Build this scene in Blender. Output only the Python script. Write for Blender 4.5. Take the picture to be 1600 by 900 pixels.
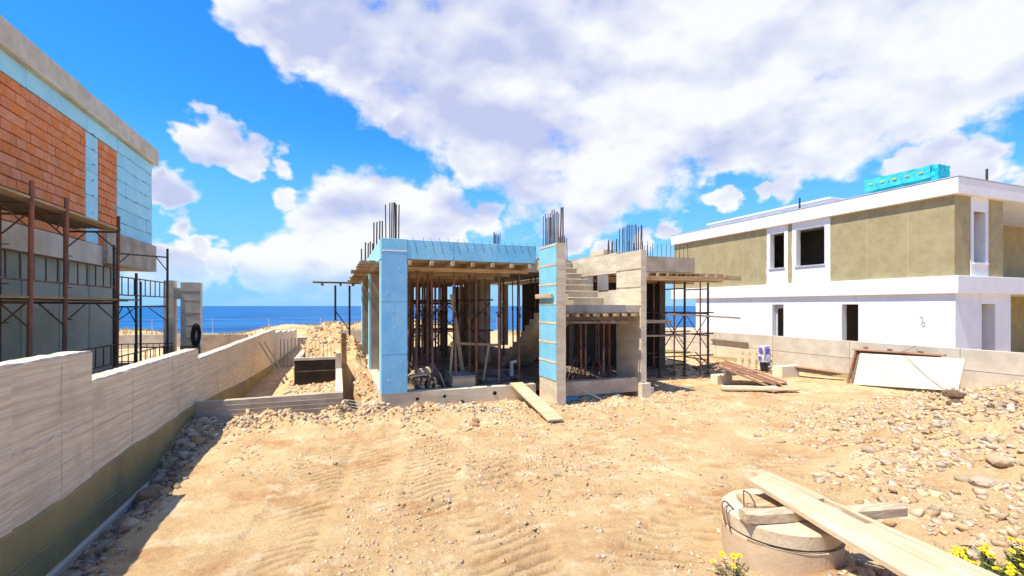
import bpy, bmesh, math, random
import numpy as np
from mathutils import Vector, Matrix, noise as mn
random.seed(7); RNG = np.random.default_rng(11)
for o in list(bpy.data.objects): bpy.data.objects.remove(o)
S = bpy.context.scene
COL = S.collection
R = math.radians

# ------------------------------------------------------------------ camera
cam = bpy.data.cameras.new('camera'); camo = bpy.data.objects.new('camera', cam); COL.objects.link(camo)
YAW = math.atan(272/720)
camo.location = (0, 0, 2.2); camo.rotation_euler = (R(90), 0, -YAW)
cam.sensor_width = 36; cam.lens = 36*720/1600; cam.shift_y = 28/1600
cam.clip_start = .05; cam.clip_end = 60000
S.camera = camo

# ------------------------------------------------------------------ world, sun, exposure
SUN = Vector((-.44, -.06, .896)).normalized()
CLOUDS=[(-0.127,0.865,0.486,0.059),(-0.06,0.878,0.475,0.074),(0.035,0.875,0.482,0.102),(0.126,0.881,0.456,0.112),(0.033,0.83,0.556,0.156),(0.235,0.822,0.518,0.195),(0.204,0.898,0.39,0.097),(0.302,0.873,0.382,0.151),(0.415,0.761,0.498,0.238),(0.41,0.861,0.301,0.144),(0.286,0.906,0.313,0.077),(0.499,0.833,0.236,0.092),(0.534,0.77,0.351,0.162),(0.588,0.654,0.476,0.225),(0.635,0.658,0.406,0.104),(0.687,0.582,0.435,0.192),(0.676,0.654,0.34,0.098),(0.741,0.588,0.325,0.109),(0.76,0.493,0.424,0.185),(0.799,0.518,0.307,0.081),(0.83,0.452,0.326,0.08),(0.814,0.411,0.409,0.134),(0.845,0.354,0.401,0.092),(0.682,0.675,0.282,0.053),(0.849,0.445,0.286,0.038),(0.266,0.705,0.657,0.265),(0.534,0.567,0.627,0.299),(0.723,0.409,0.557,0.225),(0.471,0.864,0.18,0.054),(0.59,0.745,0.312,0.056),(0.132,0.918,0.375,0.046),(0.039,0.983,0.179,0.087),(0.114,0.974,0.196,0.083),(0.192,0.965,0.179,0.072),(-0.033,0.99,0.137,0.066),(-0.1,0.977,0.187,0.031),(-0.068,0.995,0.073,0.072),(0.039,0.995,0.089,0.102),(-0.145,0.987,0.07,0.045),(0.296,0.938,0.181,0.047),(0.245,0.956,0.161,0.047),(-0.208,0.924,0.322,0.029),(-0.197,0.935,0.294,0.042),(-0.234,0.932,0.277,0.032),(-0.16,0.95,0.269,0.04),(-0.109,0.959,0.262,0.033),(-0.277,0.941,0.193,0.039),(-0.267,0.953,0.142,0.029),(-0.286,0.955,0.075,0.054),(-0.242,0.965,0.106,0.028),(-0.215,0.974,0.073,0.037),(-0.256,0.964,0.065,0.03),(0.697,0.69,0.196,0.03),(0.74,0.64,0.207,0.029),(0.764,0.607,0.217,0.039),(0.848,0.48,0.225,0.034),(0.87,0.439,0.223,0.042),(0.891,0.402,0.211,0.04),(0.914,0.363,0.182,0.033),(0.643,0.752,0.146,0.035),(0.605,0.784,0.139,0.032),(0.527,0.841,0.126,0.029),(0.597,0.794,0.117,0.039)]
SKY_STRENGTH = .12
W = bpy.data.worlds.new('World'); S.world = W; W.use_nodes = True
def build_world():
    nt = W.node_tree; nt.nodes.clear(); N = nt.nodes.new; L = nt.links.new
    def math_(op, a, b=None, c=None, clamp=False):
        n = N('ShaderNodeMath'); n.operation = op; n.use_clamp = clamp
        for i, v in enumerate((a, b, c)):
            if v is None: continue
            if isinstance(v, (int, float)): n.inputs[i].default_value = v
            else: L(v, n.inputs[i])
        return n.outputs[0]
    def vmath(op, a, b=None, sc=None):
        n = N('ShaderNodeVectorMath'); n.operation = op
        for i, v in enumerate((a, b)):
            if v is None: continue
            if isinstance(v, tuple): n.inputs[i].default_value = v
            else: L(v, n.inputs[i])
        if sc is not None: n.inputs['Scale'].default_value = sc
        return n
    def maprange(v, a, b, c, d, smooth=True):
        n = N('ShaderNodeMapRange'); n.interpolation_type = 'SMOOTHSTEP' if smooth else 'LINEAR'
        L(v, n.inputs[0]); 
        for i, q in enumerate((a, b, c, d)): n.inputs[i+1].default_value = q
        return n.outputs[0]
    def noise(vec, sc, det, rough=.55, out=0):
        n = N('ShaderNodeTexNoise'); n.inputs['Scale'].default_value = sc; n.inputs['Detail'].default_value = det
        n.inputs['Roughness'].default_value = rough; L(vec, n.inputs['Vector']); return n.outputs[out]
    tc = N('ShaderNodeTexCoord'); d = tc.outputs['Generated']
    sep = N('ShaderNodeSeparateXYZ'); L(d, sep.inputs[0])
    sky = N('ShaderNodeTexSky'); sky.sky_type = 'NISHITA'; sky.sun_disc = False
    sky.sun_elevation = math.asin(SUN.z); sky.sun_rotation = math.atan2(SUN.x, SUN.y)
    sky.air_density = 1.0; sky.dust_density = .25; sky.ozone_density = 2.2; sky.altitude = 0
    hs = N('ShaderNodeHueSaturation'); hs.inputs['Saturation'].default_value = 1.22; hs.inputs['Value'].default_value = 1.05
    L(sky.outputs[0], hs.inputs['Color'])
    tint = N('ShaderNodeMix'); tint.data_type = 'RGBA'; tint.blend_type = 'MULTIPLY'; tint.inputs[0].default_value = 1
    L(hs.outputs[0], tint.inputs[6]); tint.inputs[7].default_value = (.20, .60, .98, 1)
    # pale marine haze towards the horizon
    k = 1/SKY_STRENGTH
    hz = N('ShaderNodeMix'); hz.data_type = 'RGBA'; L(maprange(math_('ABSOLUTE', sep.outputs[2]), 0, .36, .92, 0), hz.inputs[0])
    L(tint.outputs[2], hz.inputs[6]); hz.inputs[7].default_value = (.12*k, .265*k, .44*k, 1)
    dl = vmath('MULTIPLY', d, (1, 1, 1.7)).outputs[0]
    warp = noise(dl, 4.5, 4, .6, 1)
    w2 = vmath('SUBTRACT', warp, (.5, .5, .5)).outputs[0]
    w3 = vmath('SCALE', w2, sc=.16).outputs[0]
    w4 = vmath('SCALE', vmath('SUBTRACT', noise(d, 15, 3, .6, 1), (.5, .5, .5)).outputs[0], sc=.05).outputs[0]
    dd = vmath('ADD', vmath('ADD', d, w3).outputs[0], w4).outputs[0]
    cur = None
    for (x, y, z, r) in CLOUDS:
        ds = vmath('DISTANCE', dd, (x, y, z)).outputs['Value']
        v = math_('MULTIPLY_ADD', ds, -1/(r*(1.22 if r > .06 else 1.12)), 1.0)
        cur = v if cur is None else math_('SMOOTH_MAX', cur, v, .10)
    # the rest of the sky carries the same sort of broken cloud
    gen = maprange(noise(d, 2.2, 2), .42, .75, -.6, .9)
    away = maprange(vmath('DOT_PRODUCT', d, (math.sin(YAW)*.95, math.cos(YAW)*.95, .31)).outputs['Value'], .35, .6, 0, -2)
    field = math_('MAXIMUM', cur, math_('ADD', gen, away))
    body = math_('MINIMUM', math_('MULTIPLY', field, 1.35), .62)
    n1 = noise(dl, 6.5, 10, .58)
    n1a = noise(dl, 6.5, 3, .5)
    n1s = noise(vmath('ADD', dl, (SUN.x*.05, SUN.y*.05, SUN.z*.085)).outputs[0], 6.5, 3, .5)
    f2 = math_('ADD', body, math_('MULTIPLY_ADD', n1, 1.55, -.82))
    n2 = noise(vmath('ADD', d, (3.1, 1.7, .4)).outputs[0], 20, 5, .65)
    f2 = math_('ADD', f2, math_('MULTIPLY_ADD', n2, .55, -.275))
    dens = maprange(f2, .02, .46, 0, 1)
    lowm = maprange(sep.outputs[2], .02, .20, .22, 0)
    low = math_('MULTIPLY', lowm, maprange(noise(vmath('MULTIPLY', d, (1, 1, 3.5)).outputs[0], 5, 6), .40, .66, .0, 1))
    dens = math_('MULTIPLY', dens, maprange(sep.outputs[2], .005, .10, .12, 1))
    dens = math_('MAXIMUM', dens, low)
    # thick parts seen from below are a little greyer and bluer; sides turned to the sun are whiter
    thick = math_('MULTIPLY', maprange(noise(dl, 2.6, 5), .34, .62, .1, 1), maprange(field, .10, .55, 0, 1))
    relief = math_('MULTIPLY', math_('SUBTRACT', n1s, n1a), 2.6)
    core = math_('ADD', math_('MULTIPLY', thick, .95), relief, clamp=True)
    colr = N('ShaderNodeMix'); colr.data_type = 'RGBA'; L(core, colr.inputs[0])
    colr.inputs[6].default_value = (.425*k, .43*k, .44*k, 1); colr.inputs[7].default_value = (.245*k, .268*k, .375*k, 1)
    mix = N('ShaderNodeMix'); mix.data_type = 'RGBA'; L(math_('MULTIPLY', dens, .97), mix.inputs[0])
    L(hz.outputs[2], mix.inputs[6]); L(colr.outputs[2], mix.inputs[7])
    bg = N('ShaderNodeBackground'); bg.inputs['Strength'].default_value = SKY_STRENGTH; L(mix.outputs[2], bg.inputs[0])
    out = N('ShaderNodeOutputWorld'); L(bg.outputs[0], out.inputs[0])
build_world()
sl = bpy.data.lights.new('sun', 'SUN'); sl.energy = 3.1; sl.angle = R(.53); sl.color = (1, .93, .80)
so = bpy.data.objects.new('sun', sl); COL.objects.link(so); so.location = (-20, -5, 40)
so.rotation_euler = SUN.to_track_quat('Z', 'Y').to_euler()
S.view_settings.view_transform = 'Standard'; S.view_settings.look = 'None'
S.view_settings.gamma = 1; S.view_settings.use_curve_mapping = False; S.view_settings.exposure = 1.22
S.render.engine = 'CYCLES'
S.cycles.max_bounces = 8; S.cycles.diffuse_bounces = 4

# ------------------------------------------------------------------ materials
MATS = {}
def mat(name, c1, c2=None, scale=3., stretch=(1, 1, 1), rough=.85, bump=.0, bscale=None, bstretch=None, stain=None, stain_scale=1.2, stain_amt=.6, stain_stretch=(1, 1, .6),
        rnd=0., island=0., wave=None, spec=.3, metallic=0., det=6, lo=.35, hi=.65, coat=0):
    """procedural material: noise between c1 and c2, optional stains, per-object / per-island variation, groove bands, bump"""
    m = bpy.data.materials.new(name); m.use_nodes = True; nt = m.node_tree; N = nt.nodes.new; L = nt.links.new
    b = nt.nodes['Principled BSDF']; b.inputs['Roughness'].default_value = rough; b.inputs['Metallic'].default_value = metallic
    b.inputs['Specular IOR Level'].default_value = spec; b.inputs['Coat Weight'].default_value = coat
    tc = N('ShaderNodeTexCoord'); oi = N('ShaderNodeObjectInfo')
    add = N('ShaderNodeVectorMath'); add.operation = 'MULTIPLY_ADD'
    L(oi.outputs['Random'], add.inputs[0]); add.inputs[1].default_value = (17, 31, 13) if rnd >= 0 else (0, 0, 0)
    L(tc.outputs['Object'], add.inputs[2])
    def noise(sc, st, det=6, r=.6):
        mp = N('ShaderNodeVectorMath'); mp.operation = 'MULTIPLY'; L(add.outputs[0], mp.inputs[0]); mp.inputs[1].default_value = st
        n = N('ShaderNodeTexNoise'); n.inputs['Scale'].default_value = sc; n.inputs['Detail'].default_value = det; n.inputs['Roughness'].default_value = r
        L(mp.outputs[0], n.inputs['Vector']); return n.outputs[0]
    def ramp(v, a, c):
        n = N('ShaderNodeMapRange'); n.interpolation_type = 'SMOOTHSTEP'; L(v, n.inputs[0]); n.inputs[1].default_value = a; n.inputs[2].default_value = c; return n.outputs[0]
    def mixc(f, a, c, mode='MIX'):
        n = N('ShaderNodeMix'); n.data_type = 'RGBA'; n.blend_type = mode
        if isinstance(f, float): n.inputs[0].default_value = f
        else: L(f, n.inputs[0])
        for i, q in ((6, a), (7, c)):
            if isinstance(q, tuple): n.inputs[i].default_value = (*q[:3], 1)
            else: L(q, n.inputs[i])
        return n.outputs[2]
    c2 = c2 or tuple(x*.8 for x in c1)
    n1 = noise(scale, stretch, det)
    col = mixc(ramp(n1, lo, hi), c1, c2)
    if stain:
        f = ramp(noise(stain_scale, stain_stretch, 8, .7), .48, .72)
        ml = N('ShaderNodeMath'); ml.operation = 'MULTIPLY'; ml.inputs[1].default_value = stain_amt; L(f, ml.inputs[0])
        col = mixc(ml.outputs[0], col, stain)
    if rnd > 0 or island > 0:
        amt = max(rnd, island); src = oi.outputs['Random'] if rnd > 0 else N('ShaderNodeNewGeometry').outputs['Random Per Island']
        mr = N('ShaderNodeMapRange'); L(src, mr.inputs[0]); mr.inputs[3].default_value = 1-amt; mr.inputs[4].default_value = 1+amt*.6
        hv = N('ShaderNodeHueSaturation'); L(mr.outputs[0], hv.inputs['Value']); L(col, hv.inputs['Color'])
        mh = N('ShaderNodeMath'); mh.operation = 'MULTIPLY_ADD'; L(src, mh.inputs[0]); mh.inputs[1].default_value = 37.; mh.inputs[2].default_value = 0
        fr = N('ShaderNodeMath'); fr.operation = 'FRACT'; L(mh.outputs[0], fr.inputs[0])
        ms = N('ShaderNodeMapRange'); L(fr.outputs[0], ms.inputs[0]); ms.inputs[3].default_value = 1-amt; ms.inputs[4].default_value = 1+amt*.5
        L(ms.outputs[0], hv.inputs['Saturation']); col = hv.outputs[0]
    hgt = None
    if wave:                                    # (axis index, period in m, depth, line darkness)
        ax, per, dep, dark = wave
        sp = N('ShaderNodeSeparateXYZ'); L(tc.outputs['Object'], sp.inputs[0])
        a = N('ShaderNodeMath'); a.operation = 'MULTIPLY'; a.inputs[1].default_value = 1/per; L(sp.outputs[ax], a.inputs[0])
        fr = N('ShaderNodeMath'); fr.operation = 'PINGPONG'; fr.inputs[1].default_value = .5; L(a.outputs[0], fr.inputs[0])
        g = ramp(fr.outputs[0], .0, .16)        # 0 in the groove
        gi = N('ShaderNodeMath'); gi.operation = 'MULTIPLY_ADD'; L(g, gi.inputs[0]); gi.inputs[1].default_value = -dark; gi.inputs[2].default_value = dark
        col = mixc(gi.outputs[0], col, tuple(x*.55 for x in c2)); hgt = (g, dep)
    L(col, b.inputs['Base Color'])
    last = None
    if bump > 0:
        bn = N('ShaderNodeBump'); bn.inputs['Distance'].default_value = bump; bn.inputs['Strength'].default_value = 1
        L(noise(bscale or scale*4, bstretch or stretch, 8, .65), bn.inputs['Height']); last = bn.outputs[0]
    if hgt:
        b2 = N('ShaderNodeBump'); b2.inputs['Distance'].default_value = hgt[1]; L(hgt[0], b2.inputs['Height'])
        if last: L(last, b2.inputs['Normal'])
        last = b2.outputs[0]
    if last: L(last, b.inputs['Normal'])
    MATS[name] = m; return m
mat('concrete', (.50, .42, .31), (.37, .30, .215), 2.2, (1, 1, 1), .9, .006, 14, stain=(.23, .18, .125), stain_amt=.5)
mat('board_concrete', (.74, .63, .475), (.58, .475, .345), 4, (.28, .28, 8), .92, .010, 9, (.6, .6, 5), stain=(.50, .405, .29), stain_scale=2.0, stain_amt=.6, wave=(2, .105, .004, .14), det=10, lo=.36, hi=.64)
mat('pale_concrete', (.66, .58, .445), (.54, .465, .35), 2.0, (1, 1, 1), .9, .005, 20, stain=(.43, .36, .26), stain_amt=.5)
mat('lit_concrete', (.70, .61, .44), (.57, .48, .335), 2.0, (.7, .7, 3), .9, .007, 12, stain=(.46, .335, .17), stain_amt=.5)  # concrete copy with sunlit brightness put into its colour
mat('mortar_top', (.66, .60, .50), (.48, .42, .33), 9, rough=.95, bump=.012, bscale=30)
mat('olive_render', (.40, .33, .17), (.335, .275, .14), 2.4, rough=.92, bump=.008, bscale=10, stain=(.46, .385, .21), stain_scale=3.2, stain_amt=.4, det=10)
mat('olive_seam', (.50, .43, .26), (.43, .36, .21), 5, rough=.9)
mat('olive_wet', (.34, .27, .11), (.25, .205, .10), 1.1, rough=.9, bump=.006, bscale=20, stain=(.16, .15, .11), stain_scale=.9, stain_amt=.85)
mat('grey_plaster', (.42, .415, .315), (.34, .34, .255), 1.0, rough=.9, bump=.003, bscale=25, stain=(.26, .255, .19), stain_amt=.5)
mat('white_paint', (.80, .80, .79), (.745, .74, .73), .8, rough=.75, bump=.003, bscale=14, stain=(.60, .585, .54), stain_scale=1.0, stain_amt=.42, stain_stretch=(2.4, 2.4, .22))
mat('blue_foam', (.235, .62, .84), (.19, .55, .79), 2.5, rough=.7, rnd=.06, wave=(2, .034, .003, .22), bump=.0015, bscale=60, stain=(.40, .70, .84), stain_amt=.55, stain_scale=3.5)
mat('blue_foam_upright', (.23, .58, .86), (.19, .52, .81), 2.5, rough=.7, rnd=.05, wave=(0, .034, .003, .22), bump=.0015, bscale=60, stain=(.38, .66, .86), stain_amt=.5, stain_scale=3)
mat('pale_foam', (.40, .77, .87), (.33, .70, .83), 1.6, rough=.7, rnd=.05, bump=.002, bscale=40, stain=(.56, .80, .84), stain_amt=.5, stain_scale=2.5)
mat('brick_clay', (.80, .275, .10), (.70, .225, .08), 9, rough=.9, rnd=.10, bump=.003, bscale=40, stain=(.44, .16, .075), stain_scale=3, stain_amt=.3)
mat('brick_mortar', (.20, .10, .06), (.12, .07, .05), 12, rough=.95, bump=.004)
mat('rust', (.25, .115, .065), (.12, .06, .04), 14, (1, 1, .3), rough=.75, rnd=.3, spec=.35, bump=.001, bscale=60)
mat('rust_orange', (.33, .12, .055), (.17, .08, .05), 9, (1, 1, .3), rough=.7, rnd=.15, bump=.001, bscale=60)
mat('dark_steel', (.035, .03, .03), (.08, .05, .035), 10, (1, 1, .4), rough=.55, rnd=.2, spec=.4)
mat('rebar_steel', (.10, .06, .055), (.05, .035, .04), 20, rough=.6, rnd=.3, spec=.4, bump=.002, bscale=160)
mat('timber', (.56, .38, .20), (.38, .24, .115), 3, (.6, 9, 9), rough=.85, rnd=.25, bump=.003, bscale=5, bstretch=(.6, 14, 14), stain=(.24, .16, .09), stain_amt=.5)
mat('old_timber', (.24, .17, .11), (.13, .09, .06), 3, (.6, 9, 9), rough=.9, rnd=.3, bump=.004, bscale=5, bstretch=(.6, 14, 14))
mat('pale_plank', (.64, .49, .30), (.47, .335, .185), 2.2, (.45, 9, 9), rough=.85, rnd=.06, bump=.003, bscale=5, bstretch=(.4, 22, 22), stain=(.70, .59, .42), stain_amt=.6, stain_scale=2.4, det=9, lo=.34, hi=.66)
mat('weathered_wood', (.60, .44, .26), (.40, .28, .16), 3, (.7, 8, 8), rough=.9, rnd=.12, bump=.006, bscale=4, bstretch=(.7, 14, 14), stain=(.64, .46, .27), stain_scale=3)
mat('plywood', (.40, .30, .19), (.28, .21, .14), 1.5, (1, 3, 3), rough=.8, rnd=.22, stain=(.19, .16, .13), stain_amt=.6)
mat('grey_ply', (.30, .29, .28), (.20, .19, .18), 2, rough=.75, rnd=.15, stain=(.36, .33, .29))
mat('cream_panel', (.80, .70, .50), (.74, .63, .43), .9, rough=.7, rnd=.05, stain=(.62, .50, .32), stain_amt=.25)
mat('brown_sheet', (.52, .29, .17), (.40, .20, .115), 3, (1, 5, 5), rough=.7, rnd=.14, bump=.002, stain=(.56, .36, .24))
mat('dark_hole', (.012, .011, .010), (.02, .018, .015), 4, rough=.95)
mat('shaded_interior_wall', (.13, .105, .08), (.09, .075, .055), 1.2, rough=.95)  # dark colour puts the shade of the interior into the walls
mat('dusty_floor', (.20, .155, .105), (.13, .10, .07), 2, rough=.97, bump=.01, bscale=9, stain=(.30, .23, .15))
mat('shaded_wall_face', (.045, .035, .025), (.03, .024, .018), 4, rough=.8, bump=.004)  # near-black colour paints the shade on the front of the box wall
mat('black_rubber', (.015, .015, .018), (.03, .03, .035), 6, rough=.5, spec=.4)
mat('cyan_wrap', (.03, .60, .66), (.02, .46, .58), 3, rough=.5, spec=.4, bump=.03, bscale=6, rnd=.08)
mat('yellow_print', (.62, .56, .06), (.40, .45, .10), 8, rough=.5)
mat('purple_print', (.16, .10, .45), (.22, .15, .5), 8, rough=.6)
mat('sack_white', (.72, .72, .74), (.62, .62, .66), 5, rough=.7, bump=.02, bscale=9)
mat('stone', (.68, .50, .30), (.48, .33, .185), 6, rough=.95, island=.30, rnd=-1, bump=.01, bscale=20)
mat('grey_stone', (.50, .37, .235), (.30, .205, .125), 6, rough=.95, island=.28, rnd=-1, bump=.01, bscale=20)
mat('rock', (.60, .45, .28), (.45, .32, .19), 6, rough=.95, rnd=.2, bump=.015, bscale=12)
mat('red_rock', (.46, .27, .145), (.35, .19, .10), 6, rough=.95, rnd=.15, bump=.015, bscale=12)
mat('dark_earth', (.28, .17, .09), (.15, .09, .05), 5, rough=.98, bump=.04, bscale=7)
mat('foam_scrap', (.45, .60, .72), (.6, .66, .70), 6, rough=.8, island=.2, rnd=-1)
mat('leaf', (.10, .16, .035), (.20, .20, .06), 20, rough=.6, island=.35, rnd=-1)
mat('dry_leaf', (.26, .23, .09), (.36, .29, .14), 20, rough=.7, island=.35, rnd=-1)
mat('petal', (.85, .66, .012), (.80, .55, .01), 30, rough=.6)
mat('petal_core', (.55, .30, .01), (.45, .22, .01), 30, rough=.7)
mat('dry_grass', (.55, .40, .13), (.42, .32, .12), 3, rough=.9, island=.25, rnd=-1)
mat('manhole_concrete', (.68, .51, .33), (.56, .41, .26), 3, rough=.92, bump=.004, bscale=35, stain=(.46, .31, .17), stain_amt=.45)
mat('lid_concrete', (.66, .54, .37), (.54, .43, .28), 4, rough=.9, bump=.006, bscale=30, stain=(.44, .345, .22), stain_amt=.5)
mat('cord', (.02, .02, .02), rough=.6)
mat('blue_pipe', (.10, .25, .40), rough=.5)
mat('grey_pipe', (.55, .56, .58), rough=.5)

def ground_material():
    m = bpy.data.materials.new('sand'); m.use_nodes = True; nt = m.node_tree; N = nt.nodes.new; L = nt.links.new
    b = nt.nodes['Principled BSDF']; b.inputs['Roughness'].default_value = .97; b.inputs['Specular IOR Level'].default_value = .1
    g = N('ShaderNodeNewGeometry')
    def noise(sc, det=8, r=.62, st=(1, 1, 1)):
        mp = N('ShaderNodeVectorMath'); mp.operation = 'MULTIPLY'; L(g.outputs['Position'], mp.inputs[0]); mp.inputs[1].default_value = st
        n = N('ShaderNodeTexNoise'); n.inputs['Scale'].default_value = sc; n.inputs['Detail'].default_value = det; n.inputs['Roughness'].default_value = r
        L(mp.outputs[0], n.inputs['Vector']); return n.outputs[0]
    def ramp(v, a, c):
        n = N('ShaderNodeMapRange'); n.interpolation_type = 'SMOOTHSTEP'; L(v, n.inputs[0]); n.inputs[1].default_value = a; n.inputs[2].default_value = c; return n.outputs[0]
    def mixc(f, a, c):
        n = N('ShaderNodeMix'); n.data_type = 'RGBA'; L(f, n.inputs[0])
        for i, q in ((6, a), (7, c)):
            if isinstance(q, tuple): n.inputs[i].default_value = (*q, 1)
            else: L(q, n.inputs[i])
        return n.outputs[2]
    c = mixc(ramp(noise(.6, 10, .7), .38, .62), (.72, .515, .265), (.61, .395, .19))          # pale sand / warmer sand
    c = mixc(ramp(noise(.75, 10, .75, (1, 1.5, 1)), .49, .64), c, (.54, .295, .13))         # reddish earth patches
    c = mixc(ramp(noise(2.2, 10, .75), .50, .68), c, (.79, .645, .41))                        # dusty pale scuffs
    c = mixc(ramp(noise(26, 5, .75), .56, .70), c, (.45, .29, .155))                         # grit
    c = mixc(ramp(noise(60, 4, .75), .60, .74), c, (.80, .67, .46))
    at = N('ShaderNodeAttribute'); at.attribute_name = 'wheel_mark_shade'
    c = mixc(at.outputs['Fac'], c, (.47, .275, .13))                                        # tyre cleat marks, their shade painted into the soil colour
    L(c, b.inputs['Base Color'])
    bp = N('ShaderNodeBump'); bp.inputs['Distance'].default_value = .06; L(noise(16, 10, .7), bp.inputs['Height'])
    b2 = N('ShaderNodeBump'); b2.inputs['Distance'].default_value = .007; L(noise(75, 5, .7), b2.inputs['Height']); L(bp.outputs[0], b2.inputs['Normal'])
    L(b2.outputs[0], b.inputs['Normal']); MATS['sand'] = m
ground_material()
def sea_material():
    m = bpy.data.materials.new('sea_water'); m.use_nodes = True; nt = m.node_tree; N = nt.nodes.new; L = nt.links.new
    b = nt.nodes['Principled BSDF']; b.inputs['Roughness'].default_value = .45; b.inputs['Specular IOR Level'].default_value = .08
    g = N('ShaderNodeNewGeometry')
    def noise(sc, det, st):
        mp = N('ShaderNodeVectorMath'); mp.operation = 'MULTIPLY'; L(g.outputs['Position'], mp.inputs[0]); mp.inputs[1].default_value = st
        n = N('ShaderNodeTexNoise'); n.inputs['Scale'].default_value = sc; n.inputs['Detail'].default_value = det; n.inputs['Roughness'].default_value = .65
        L(mp.outputs[0], n.inputs['Vector']); return n.outputs[0]
    mr = N('ShaderNodeMapRange'); mr.interpolation_type = 'SMOOTHSTEP'; L(noise(.05, 9, (.35, 1, 1)), mr.inputs[0]); mr.inputs[1].default_value = .38; mr.inputs[2].default_value = .66
    mx = N('ShaderNodeMix'); mx.data_type = 'RGBA'; L(mr.outputs[0], mx.inputs[0]); mx.inputs[6].default_value = (.003, .078, .225, 1); mx.inputs[7].default_value = (.008, .145, .35, 1)
    L(mx.outputs[2], b.inputs['Base Color'])
    bp = N('ShaderNodeBump'); bp.inputs['Distance'].default_value = .5; L(noise(.25, 8, (.5, 1, 1)), bp.inputs['Height']); L(bp.outputs[0], b.inputs['Normal'])
    MATS['sea_water'] = m
sea_material()

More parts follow.
